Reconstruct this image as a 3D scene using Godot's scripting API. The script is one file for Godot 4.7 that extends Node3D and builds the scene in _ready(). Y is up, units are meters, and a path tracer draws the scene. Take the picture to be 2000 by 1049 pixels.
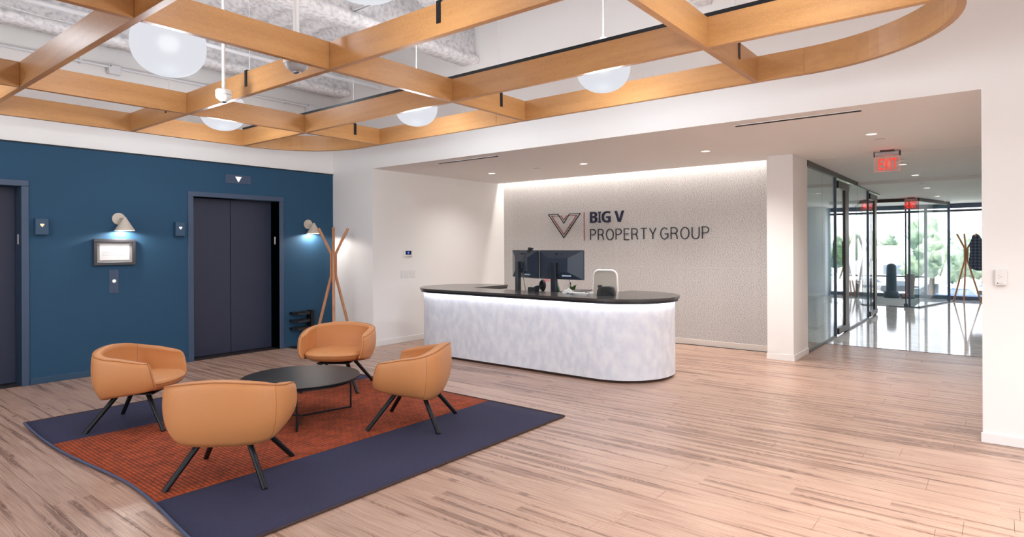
extends Node3D
# A reception lobby. World: x runs along the portal wall, -z into the office, y up, metres.

const TAN := Color(0.76, 0.52, 0.33)
var names := {}
var mats := {}
var rng := RandomNumberGenerator.new()


# ---------------------------------------------------------------- scene graph helpers
func numbered(called: String) -> String:
	if not names.has(called):
		names[called] = 0
		return called
	names[called] += 1
	return "%s_%03d" % [called, names[called]]


func tag(o, label := "", category := "", group := "", kind := ""):
	if label: o.set_meta("label", label)
	if category: o.set_meta("category", category)
	if group: o.set_meta("group", group)
	if kind: o.set_meta("kind", kind)
	return o


func thing(called: String, label: String, category: String, at := Vector3.ZERO, turn := 0.0, group := "") -> Node3D:
	var o := Node3D.new()
	o.name = numbered(called)
	add_child(o)
	o.position = at
	o.rotation.y = turn
	tag(o, label, category, group)
	return o


func structure(called: String, label: String, category := "") -> Node3D:
	var o := Node3D.new()
	o.name = called
	add_child(o)
	tag(o, label, category, "", "structure")
	return o


func obj(called: String, st: SurfaceTool, m: Material, parent: Node = null) -> MeshInstance3D:
	st.generate_normals()
	var o := MeshInstance3D.new()
	o.mesh = st.commit()
	o.material_override = m
	if parent == null:
		o.name = numbered(called)
		add_child(o)
	else:
		o.name = called
		parent.add_child(o, true)
	return o


func raw(called: String, mesh: Mesh, m: Material, parent: Node, at := Transform3D()) -> MeshInstance3D:
	var o := MeshInstance3D.new()
	o.mesh = mesh
	o.material_override = m
	o.name = called
	o.transform = at
	parent.add_child(o, true)
	return o


func copy_of(o: Node3D, called: String, at: Vector3, turn: float, label: String, group := "") -> Node3D:
	var c := o.duplicate()
	c.name = numbered(called)
	add_child(c)
	c.position = at
	c.rotation.y = turn
	tag(c, label, "", group)
	return c


# ---------------------------------------------------------------- mesh helpers
func new_st() -> SurfaceTool:
	var st := SurfaceTool.new()
	st.begin(Mesh.PRIMITIVE_TRIANGLES)
	st.set_smooth_group(-1)
	return st


func tri(st: SurfaceTool, a: Vector3, b: Vector3, c: Vector3) -> void:
	st.add_vertex(a)
	st.add_vertex(c)
	st.add_vertex(b)


func quad(st: SurfaceTool, a: Vector3, b: Vector3, c: Vector3, d: Vector3) -> void:
	tri(st, a, b, c)
	tri(st, a, c, d)


func quad_out(st: SurfaceTool, a: Vector3, b: Vector3, c: Vector3, d: Vector3, from: Vector3) -> void:
	if (b - a).cross(c - a).dot((a + c) / 2 - from) >= 0:
		quad(st, a, b, c, d)
	else:
		quad(st, d, c, b, a)


func box(st: SurfaceTool, lo: Vector3, hi: Vector3, bev := 0.0, xf := Transform3D()) -> void:
	var c := (lo + hi) / 2
	var h := (hi - lo).abs() / 2
	var b := minf(bev, minf(h.x, minf(h.y, h.z)) * 0.45)
	st.set_smooth_group(-1)
	var o := xf * c
	var p := func(sx, sy, sz, axis) -> Vector3:
		var v := Vector3(h.x - b, h.y - b, h.z - b)
		v[axis] = h[axis]
		return xf * (c + Vector3(v.x * sx, v.y * sy, v.z * sz))
	for s in [-1, 1]:
		quad_out(st, p.call(s, -1, -1, 0), p.call(s, 1, -1, 0), p.call(s, 1, 1, 0), p.call(s, -1, 1, 0), o)
		quad_out(st, p.call(-1, s, -1, 1), p.call(1, s, -1, 1), p.call(1, s, 1, 1), p.call(-1, s, 1, 1), o)
		quad_out(st, p.call(-1, -1, s, 2), p.call(1, -1, s, 2), p.call(1, 1, s, 2), p.call(-1, 1, s, 2), o)
	if b <= 0.0:
		return
	for s in [-1, 1]:
		for t in [-1, 1]:
			quad_out(st, p.call(s, t, -1, 0), p.call(s, t, 1, 0), p.call(s, t, 1, 1), p.call(s, t, -1, 1), o)
			quad_out(st, p.call(s, -1, t, 0), p.call(s, 1, t, 0), p.call(s, 1, t, 2), p.call(s, -1, t, 2), o)
			quad_out(st, p.call(-1, s, t, 1), p.call(1, s, t, 1), p.call(1, s, t, 2), p.call(-1, s, t, 2), o)
			for u in [-1, 1]:
				var a: Vector3 = p.call(s, t, u, 0)
				var bb: Vector3 = p.call(s, t, u, 1)
				var d: Vector3 = p.call(s, t, u, 2)
				if (bb - a).cross(d - a).dot(a - o) >= 0: tri(st, a, bb, d)
				else: tri(st, a, d, bb)


func bx(lo: Vector3, hi: Vector3, bev := 0.0) -> SurfaceTool:
	var st := new_st()
	box(st, lo, hi, bev)
	return st


func tube(st: SurfaceTool, pts: Array, r, sides := 8, closed := false) -> void:
	var n := pts.size()
	var rings := []
	var side := Vector3.ZERO
	for i in n:
		var d: Vector3
		if closed: d = pts[(i + 1) % n] - pts[(i + n - 1) % n]
		else: d = pts[mini(i + 1, n - 1)] - pts[maxi(i - 1, 0)]
		d = d.normalized()
		if side == Vector3.ZERO:
			side = d.cross(Vector3.UP if absf(d.y) < 0.9 else Vector3.RIGHT).normalized()
		side = (side - d * side.dot(d)).normalized()
		var up := side.cross(d)
		var rad: float = r[i] if r is Array else r
		if not closed and i > 0 and i < n - 1:
			var bend: float = (pts[i] - pts[i - 1]).normalized().dot((pts[i + 1] - pts[i]).normalized())
			rad /= maxf(0.6, sqrt((1 + bend) / 2))
		var ring := []
		for k in sides:
			var a := TAU * k / sides
			ring.append(pts[i] + (side * cos(a) + up * sin(a)) * rad)
		rings.append(ring)
	st.set_smooth_group(1)
	for i in (n if closed else n - 1):
		var p: Array = rings[i]
		var q: Array = rings[(i + 1) % n]
		for k in sides:
			var m := (k + 1) % sides
			quad(st, p[k], q[k], q[m], p[m])
	if not closed:
		st.set_smooth_group(-1)
		for k in range(1, sides - 1):
			tri(st, rings[0][0], rings[0][k], rings[0][k + 1])
			tri(st, rings[n - 1][0], rings[n - 1][k + 1], rings[n - 1][k])


func tb(pts: Array, r, sides := 8, closed := false) -> SurfaceTool:
	var st := new_st()
	tube(st, pts, r, sides, closed)
	return st


func lathe(st: SurfaceTool, prof: Array, segs := 32, xf := Transform3D(), crease := 40.0) -> void:
	# prof: Vector2(radius, y) from the bottom up, the outside to the right
	var group := 10
	for i in prof.size() - 1:
		if i > 0:
			var d0: Vector2 = prof[i] - prof[i - 1]
			var d1: Vector2 = prof[i + 1] - prof[i]
			if absf(rad_to_deg(d0.angle_to(d1))) > crease: group += 1
		st.set_smooth_group(group)
		for k in segs:
			var a := TAU * k / segs
			var b := TAU * (k + 1) / segs
			var p0 := xf * Vector3(prof[i].x * cos(a), prof[i].y, prof[i].x * sin(a))
			var p1 := xf * Vector3(prof[i + 1].x * cos(a), prof[i + 1].y, prof[i + 1].x * sin(a))
			var q0 := xf * Vector3(prof[i].x * cos(b), prof[i].y, prof[i].x * sin(b))
			var q1 := xf * Vector3(prof[i + 1].x * cos(b), prof[i + 1].y, prof[i + 1].x * sin(b))
			if prof[i].x < 1e-5: tri(st, p0, p1, q1)
			elif prof[i + 1].x < 1e-5: tri(st, p0, p1, q0)
			else: quad(st, p0, p1, q1, q0)


func lt(prof: Array, segs := 32, xf := Transform3D(), crease := 40.0) -> SurfaceTool:
	var st := new_st()
	lathe(st, prof, segs, xf, crease)
	return st


func prism(st: SurfaceTool, poly: PackedVector2Array, z0: float, z1: float, xf := Transform3D(), smooth := false) -> void:
	# polygon in xy, extruded along z
	var pg := poly.duplicate()
	var area := 0.0
	for i in pg.size():
		area += pg[i].cross(pg[(i + 1) % pg.size()])
	if area < 0: pg.reverse()
	var t := Geometry2D.triangulate_polygon(pg)
	st.set_smooth_group(-1)
	for i in range(0, t.size(), 3):
		var a := pg[t[i]]
		var b := pg[t[i + 1]]
		var c := pg[t[i + 2]]
		if (b - a).cross(c - a) < 0:
			var s := b
			b = c
			c = s
		tri(st, xf * Vector3(a.x, a.y, z1), xf * Vector3(b.x, b.y, z1), xf * Vector3(c.x, c.y, z1))
		tri(st, xf * Vector3(a.x, a.y, z0), xf * Vector3(c.x, c.y, z0), xf * Vector3(b.x, b.y, z0))
	if smooth: st.set_smooth_group(2)
	for i in pg.size():
		var p := pg[i]
		var q := pg[(i + 1) % pg.size()]
		quad(st, xf * Vector3(p.x, p.y, z0), xf * Vector3(q.x, q.y, z0), xf * Vector3(q.x, q.y, z1), xf * Vector3(p.x, p.y, z1))


const FLAT := Transform3D(Vector3(1, 0, 0), Vector3(0, 0, 1), Vector3(0, -1, 0), Vector3.ZERO)   # polygon (x, z), extruded downwards in y: depth d -> y = -d


func plan(st: SurfaceTool, poly: PackedVector2Array, y0: float, y1: float, smooth := false) -> void:
	# polygon given as (x, z), standing from y0 to y1
	prism(st, poly, -y1, -y0, FLAT, smooth)


func ribbon(st: SurfaceTool, pts: Array, w: float, depth: float, xf: Transform3D, closed := false) -> void:
	# a flat stroke of width w along 2D points, extruded along z
	var n := pts.size()
	var left := []
	var right := []
	for i in n:
		var d0: Vector2
		var d1: Vector2
		if closed:
			d0 = (pts[i] - pts[(i + n - 1) % n]).normalized()
			d1 = (pts[(i + 1) % n] - pts[i]).normalized()
		else:
			d0 = (pts[i] - pts[maxi(i - 1, 0)]).normalized() if i > 0 else (pts[1] - pts[0]).normalized()
			d1 = (pts[mini(i + 1, n - 1)] - pts[i]).normalized() if i < n - 1 else d0
		var nn := (d0.orthogonal() + d1.orthogonal()).normalized()
		var k: float = w / 2 / maxf(0.35, nn.dot(d1.orthogonal()))
		left.append(pts[i] + nn * k)
		right.append(pts[i] - nn * k)
	st.set_smooth_group(-1)
	for i in (n if closed else n - 1):
		var j := (i + 1) % n
		var mid: Vector2 = (left[i] + right[i] + left[j] + right[j]) / 4
		var o := xf * Vector3(mid.x, mid.y, depth / 2)
		var l0 := xf * Vector3(left[i].x, left[i].y, 0)
		var l1 := xf * Vector3(left[j].x, left[j].y, 0)
		var r0 := xf * Vector3(right[i].x, right[i].y, 0)
		var r1 := xf * Vector3(right[j].x, right[j].y, 0)
		var dz := xf.basis * Vector3(0, 0, depth)
		quad_out(st, l0, l1, r1, r0, o)
		quad_out(st, l0 + dz, l1 + dz, r1 + dz, r0 + dz, o)
		quad_out(st, l0, l1, l1 + dz, l0 + dz, o)
		quad_out(st, r0, r1, r1 + dz, r0 + dz, o)
		if not closed and i == 0: quad_out(st, l0, r0, r0 + dz, l0 + dz, o)
		if not closed and i == n - 2: quad_out(st, l1, r1, r1 + dz, l1 + dz, o)


func arc(c: Vector2, rx: float, ry: float, a0: float, a1: float, n: int) -> Array:
	var out := []
	for i in n + 1:
		var a := deg_to_rad(lerpf(a0, a1, float(i) / n))
		out.append(c + Vector2(rx * cos(a), ry * sin(a)))
	return out


func cyl(st: SurfaceTool, at: Vector3, axis: Vector3, r: float, h: float, segs := 20, bev := 0.0) -> void:
	var y := axis.normalized()
	var x := y.cross(Vector3.UP if absf(y.y) < 0.9 else Vector3.RIGHT).normalized()
	var xf := Transform3D(x, y, x.cross(y), at)
	if bev > 0: lathe(st, [Vector2(0, 0), Vector2(r - bev, 0), Vector2(r, bev), Vector2(r, h - bev), Vector2(r - bev, h), Vector2(0, h)], segs, xf)
	else: lathe(st, [Vector2(0, 0), Vector2(r, 0), Vector2(r, h), Vector2(0, h)], segs, xf)


func cy(at: Vector3, axis: Vector3, r: float, h: float, segs := 20, bev := 0.0) -> SurfaceTool:
	var st := new_st()
	cyl(st, at, axis, r, h, segs, bev)
	return st


# ---------------------------------------------------------------- materials
func mat(called: String, c: Color, rough := 0.6, metal := 0.0) -> StandardMaterial3D:
	if mats.has(called): return mats[called]
	var m := StandardMaterial3D.new()
	m.resource_name = called
	m.albedo_color = c
	m.roughness = rough
	m.metallic = metal
	mats[called] = m
	return m


func glow(called: String, c: Color, energy: float) -> StandardMaterial3D:
	var m := mat(called, Color(0.25, 0.25, 0.25), 0.6)
	m.emission_enabled = true
	m.emission = c
	m.emission_energy_multiplier = energy
	return m


func pane_glass(called: String, c: Color, a: float) -> StandardMaterial3D:
	var m := mat(called, Color(c.r, c.g, c.b, a), 0.0)
	m.transparency = BaseMaterial3D.TRANSPARENCY_ALPHA
	return m


func noise(seed_: int, freq: float, oct := 3, kind := FastNoiseLite.TYPE_SIMPLEX_SMOOTH) -> FastNoiseLite:
	var n := FastNoiseLite.new()
	n.seed = seed_
	n.noise_type = kind
	n.frequency = freq
	n.fractal_type = FastNoiseLite.FRACTAL_FBM if oct > 1 else FastNoiseLite.FRACTAL_NONE
	n.fractal_octaves = oct
	return n


func noise_tex(n: FastNoiseLite, stops: Array, size := 512, bump := false) -> NoiseTexture2D:
	var t := NoiseTexture2D.new()
	t.width = size
	t.height = size
	t.seamless = true
	t.noise = n
	t.normalize = true
	if bump:
		t.as_normal_map = true
		t.bump_strength = 4.0
	if stops.size():
		var g := Gradient.new()
		g.offsets = PackedFloat32Array(stops.map(func(s): return s[0]))
		g.colors = PackedColorArray(stops.map(func(s): return s[1]))
		t.color_ramp = g
	return t


func world_mapped(m: StandardMaterial3D, scale: Vector3, in_world := true) -> StandardMaterial3D:
	m.uv1_triplanar = true
	m.uv1_world_triplanar = in_world
	m.uv1_scale = scale
	m.uv1_triplanar_sharpness = 4.0
	return m


func bumpy(m: StandardMaterial3D, t: Texture2D, cm: float) -> StandardMaterial3D:
	m.heightmap_enabled = true
	m.heightmap_texture = t
	m.heightmap_scale = cm
	return m


func wood_image(w: int, h: int, len_m: float, wid_m: float, seed_: int, rings: float, cathedral: float, streak: float, fleck: float, blot: float, dark: Color, mid: Color, light: Color) -> ImageTexture:
	var a := noise(seed_, 1.0, 2)
	var b := noise(seed_ + 1, 1.0, 2)
	var c := noise(seed_ + 2, 1.0, 2)
	var d := noise(seed_ + 3, 1.0, 2)
	var bytes := PackedByteArray()
	bytes.resize(w * h * 3)
	var i := 0
	for y in h:
		var v := wid_m * y / h
		for x in w:
			var u := len_m * x / w
			var warp := a.get_noise_2d(u * 1.1, v * 6.0)
			var f := v * rings + warp * rings * 0.16 + b.get_noise_2d(u * 6.0, v * 30.0) * 0.35
			var ring := absf(fposmod(f, 1.0) - 0.5) * 2.0
			ring = ring * ring
			var patch := c.get_noise_2d(u * 0.9, v * 12.0)
			var fine := d.get_noise_2d(u * 9.0, v * 420.0)
			var t := 0.5 + patch * blot + fine * streak + (0.35 - ring) * cathedral * clampf(0.45 - patch * 1.6, 0.0, 1.0)
			if fleck > 0.0: t += fleck * absf(b.get_noise_2d(u * 55.0, v * 28.0)) - fleck * 0.2
			t = clampf(t, 0.0, 1.0)
			var col := dark.lerp(mid, t * 2.0) if t < 0.5 else mid.lerp(light, t * 2.0 - 1.0)
			bytes[i] = int(col.r * 255.0)
			bytes[i + 1] = int(col.g * 255.0)
			bytes[i + 2] = int(col.b * 255.0)
			i += 3
	return ImageTexture.create_from_image(Image.create_from_data(w, h, false, Image.FORMAT_RGB8, bytes))


func plank_image(w: int, h: int, len_m: float, wid_m: float, seed_: int) -> ImageTexture:
	# limed oak: long dark streaks, cathedral lines and a few knots inside them
	var a := noise(seed_, 1.0, 2)
	var b := noise(seed_ + 1, 1.0, 2)
	var c := noise(seed_ + 2, 1.0, 2)
	var d := noise(seed_ + 3, 1.0, 2)
	var r := RandomNumberGenerator.new()
	r.seed = seed_
	var knots := []
	for k in 16: knots.append(Vector2(r.randf() * len_m, r.randf() * wid_m))
	var bytes := PackedByteArray()
	bytes.resize(w * h * 3)
	var dark := Color(0.475, 0.36, 0.305)
	var mid := Color(0.69, 0.55, 0.475)
	var light := Color(0.815, 0.69, 0.61)
	var i := 0
	for y in h:
		var v := wid_m * y / h
		var near := []
		for k in knots:
			if absf(k.y - v) < 0.06: near.append(k)
		for x in w:
			var u := len_m * x / w
			var knot := 0.0
			for k in near:
				var q := Vector2((u - k.x) * 0.42, v - k.y).length_squared()
				if q < 0.0016: knot += exp(-q / 0.00022)
			var streak := c.get_noise_2d(u * 0.38, v * 13.0) + knot * 0.5
			var mask := smoothstep(0.0, 0.42, streak)
			var f := v * 62.0 + a.get_noise_2d(u * 2.0, v * 7.0) * 4.2 + knot * 3.0
			var ring := absf(fposmod(f, 1.0) - 0.5) * 2.0
			var fine := d.get_noise_2d(u * 2.2, v * 120.0)
			var t := 0.69 - 0.42 * mask - (ring - 0.45) * (0.08 + 0.40 * mask) + fine * 0.36 + b.get_noise_2d(u * 1.3, v * 4.0) * 0.14 - knot * knot * 0.25
			t = clampf(t, 0.0, 1.0)
			var col := dark.lerp(mid, t * 2.0) if t < 0.5 else mid.lerp(light, t * 2.0 - 1.0)
			bytes[i] = int(col.r * 255.0)
			bytes[i + 1] = int(col.g * 255.0)
			bytes[i + 2] = int(col.b * 255.0)
			i += 3
	return ImageTexture.create_from_image(Image.create_from_data(w, h, false, Image.FORMAT_RGB8, bytes))


# ---------------------------------------------------------------- lights
func omni(at: Vector3, c: Color, e: float, size := 0.1) -> void:
	var l := OmniLight3D.new()
	l.name = "glow"
	add_child(l, true)
	l.position = at
	l.light_color = c
	l.light_energy = e
	l.light_size = size
	l.omni_range = 20.0
	l.omni_attenuation = 2.0
	l.shadow_enabled = true


func spot(at: Vector3, to: Vector3, c: Color, e: float, angle: float, size := 0.04, soft := 1.0) -> void:
	var l := SpotLight3D.new()
	l.name = "beam"
	add_child(l, true)
	l.look_at_from_position(at, to, Vector3.RIGHT if absf((to - at).normalized().y) > 0.95 else Vector3.UP)
	l.light_color = c
	l.light_energy = e
	l.spot_angle = angle
	l.spot_angle_attenuation = soft
	l.light_size = size
	l.spot_range = 20.0
	l.spot_attenuation = 2.0
	l.shadow_enabled = true


func area(at: Vector3, towards: Vector3, size: Vector2, c: Color, e: float) -> void:
	var l := AreaLight3D.new()
	l.name = "panel"
	add_child(l, true)
	l.look_at_from_position(at, at + towards, Vector3.BACK if absf(towards.normalized().y) > 0.95 else Vector3.UP)
	l.area_size = size
	l.light_color = c
	l.light_energy = e
	l.area_range = 20.0
	l.area_attenuation = 2.0
	l.shadow_enabled = true


func line_light(at: Vector3, along: Vector3, len: float, c: Color, e: float, tilt: Vector3) -> void:
	# a slim strip that shines downwards (leaning by tilt), its long side along a given direction
	var z := -(Vector3.DOWN + tilt).normalized()
	var x := (along - z * along.dot(z)).normalized()
	var l := AreaLight3D.new()
	l.name = "strip"
	add_child(l, true)
	l.transform = Transform3D(Basis(x, z.cross(x), z), at)
	l.area_size = Vector2(len, 0.012)
	l.light_color = c
	l.light_energy = e
	l.area_range = 20.0
	l.area_attenuation = 2.0
	l.shadow_enabled = true


# ---------------------------------------------------------------- the scene
func _ready() -> void:
	rng.seed = 7
	view()
	make_materials()
	shell()
	lattice()
	exposed_ceiling()
	pendants()
	lift_wall()
	portal_fittings()
	hall()
	outdoors()
	reception()
	lounge()
	coat_racks()


func view() -> void:
	var cam := Camera3D.new()
	cam.name = "camera"
	add_child(cam)
	cam.transform = Transform3D(Basis(Vector3.UP, deg_to_rad(38.6)) * Basis(Vector3.BACK, -0.0045), Vector3(0, 1.5, 0))
	var f := 1191.0
	cam.set_frustum(0.05 * 1049.0 / f, Vector2(0, -42.8 / f * 0.05), 0.05, 600.0)
	cam.current = true
	var e := Environment.new()
	e.tonemap_mode = Environment.TONE_MAPPER_LINEAR
	e.tonemap_exposure = 1.4
	e.background_mode = Environment.BG_SKY
	var sky := Sky.new()
	var sm := ProceduralSkyMaterial.new()
	sm.sky_top_color = Color(0.78, 0.86, 0.95)
	sm.sky_horizon_color = Color(0.97, 0.98, 1.0)
	sm.ground_horizon_color = Color(0.85, 0.86, 0.86)
	sm.ground_bottom_color = Color(0.6, 0.6, 0.58)
	sky.sky_material = sm
	e.sky = sky
	e.background_energy_multiplier = 2.8
	e.sdfgi_enabled = true
	e.ssao_enabled = true
	e.ssil_enabled = true
	var sun := DirectionalLight3D.new()
	sun.name = "sun"
	add_child(sun)
	sun.look_at_from_position(Vector3(-6, 20, 8), Vector3.ZERO)
	sun.light_color = Color(1.0, 0.97, 0.92)
	sun.light_energy = 3.6
	sun.light_angular_distance = 0.6
	sun.shadow_enabled = true
	sun.sky_mode = DirectionalLight3D.SKY_MODE_LIGHT_ONLY
	var we := WorldEnvironment.new()
	we.name = "surroundings"
	we.environment = e
	add_child(we)


var oak_x: StandardMaterial3D
var oak_z: StandardMaterial3D
var white: StandardMaterial3D
var black: StandardMaterial3D
var planks := []


func make_materials() -> void:
	white = mat("white paint", Color(0.93, 0.922, 0.912), 0.75)
	black = mat("black metal", Color(0.085, 0.09, 0.105), 0.38, 0.3)
	var grain := plank_image(1536, 1024, 4.5, 0.8, 11)
	for i in 10:
		var m := mat("plank wood %d" % i, Color(1, 1, 1) * (0.965 + 0.006 * (i % 6)), 0.4)
		m.albedo_color.a = 1.0
		m.albedo_texture = grain
		world_mapped(m, Vector3(1.0 / 4.5, 1.0, 1.25))
		m.uv1_offset = Vector3(0.37 * i, 0.0, 0.29 * i + 0.13)
		bumpy(m, grain, 0.03)
		m.clearcoat_enabled = true
		m.clearcoat = 0.3
		m.clearcoat_roughness = 0.26
		planks.append(m)
	var oak := wood_image(1024, 256, 3.0, 0.4, 41, 30.0, 0.06, 0.16, 0.22, 0.16, Color(0.56, 0.385, 0.22), Color(0.705, 0.505, 0.305), Color(0.79, 0.60, 0.39))
	oak_x = mat("oak along x", Color.WHITE, 0.36)
	oak_x.albedo_texture = oak
	world_mapped(oak_x, Vector3(0.3333, 2.5, 2.5))
	oak_z = mat("oak along z", Color.WHITE, 0.36)
	oak_z.albedo_texture = oak
	world_mapped(oak_z, Vector3(2.5, 2.5, 0.3333))
	# the blue wall covering, a fine weave
	var blue := mat("blue wall covering", Color.WHITE, 0.8)
	blue.albedo_texture = noise_tex(noise(5, 0.22, 2), [[0.2, Color(0.115, 0.265, 0.375)], [0.8, Color(0.155, 0.33, 0.45)]], 512)
	world_mapped(blue, Vector3.ONE * 1.6)
	bumpy(blue, noise_tex(noise(6, 0.25, 2), [], 512), 0.08)
	mat("blue trim", Color(0.165, 0.29, 0.395), 0.5)
	mat("dark reveal", Color(0.07, 0.085, 0.10), 0.6)
	mat("slate door", Color(0.185, 0.205, 0.29), 0.55)
	mat("slate frame", Color(0.245, 0.315, 0.415), 0.5)
	# plaster of the desk
	var plaster := mat("grey plaster", Color.WHITE, 0.5)
	plaster.albedo_texture = noise_tex(noise(9, 0.011, 6), [[0.25, Color(0.885, 0.90, 0.94)], [0.55, Color(0.918, 0.932, 0.962)], [0.8, Color(0.945, 0.955, 0.975)]], 1024)
	world_mapped(plaster, Vector3(0.7, 0.42, 0.7))
	bumpy(plaster, noise_tex(noise(10, 0.03, 4), [], 512), 0.15)
	# the flecked mineral board of the sign wall
	var felt := mat("flecked wall board", Color.WHITE, 0.85)
	felt.albedo_texture = noise_tex(noise(21, 0.055, 4), [[0.27, Color(0.46, 0.445, 0.44)], [0.39, Color(0.69, 0.675, 0.665)], [0.5, Color(0.755, 0.74, 0.73)], [0.78, Color(0.82, 0.805, 0.795)]], 1024)
	world_mapped(felt, Vector3(0.9, 2.1, 0.9))
	bumpy(felt, noise_tex(noise(22, 0.12, 3), [], 512), 0.2)
	# sprayed fireproofing
	var spray := mat("sprayed fireproofing", Color.WHITE, 0.95)
	spray.albedo_texture = noise_tex(noise(31, 0.02, 5), [[0.2, Color(0.83, 0.825, 0.83)], [0.42, Color(0.915, 0.91, 0.915)], [0.7, Color(0.965, 0.96, 0.96)]], 1024)
	world_mapped(spray, Vector3.ONE * 0.6)
	bumpy(spray, noise_tex(noise(32, 0.05, 5), [], 512), 0.5)
	mat("white pipe", Color(0.88, 0.88, 0.89), 0.5)
	# leather
	var hide := mat("tan leather", Color(0.82, 0.56, 0.345), 0.46)
	bumpy(world_mapped(hide, Vector3.ONE * 5.0, false), noise_tex(noise(61, 0.12, 3, FastNoiseLite.TYPE_CELLULAR), [], 256), 0.05)
	hide.rim_enabled = true
	hide.rim = 0.15
	hide.rim_tint = 0.6
	mat("tan stitching", Color(0.70, 0.46, 0.28), 0.6)
	var hall_floor := mat("polished pale terrazzo", Color.WHITE, 0.07)
	hall_floor.albedo_texture = noise_tex(noise(71, 0.02, 4), [[0.2, Color(0.78, 0.765, 0.755)], [0.8, Color(0.86, 0.85, 0.84)]], 512)
	world_mapped(hall_floor, Vector3.ONE * 0.4)
	mat("bronze metal", Color(0.29, 0.255, 0.235), 0.35, 0.6)
	mat("dark mullion", Color(0.33, 0.38, 0.46), 0.4, 0.3)  # lightened, bluish colour stands in for flare from the windows
	mat("white plastic", Color(0.90, 0.895, 0.885), 0.4)
	mat("chrome", Color(0.8, 0.8, 0.82), 0.15, 1.0)
	pane_glass("clear glass", Color(0.55, 0.82, 0.82), 0.07)
	pane_glass("window glass", Color(0.75, 0.9, 0.92), 0.03)
	pane_glass("green edge glass", Color(0.40, 0.70, 0.72), 0.28)


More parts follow.
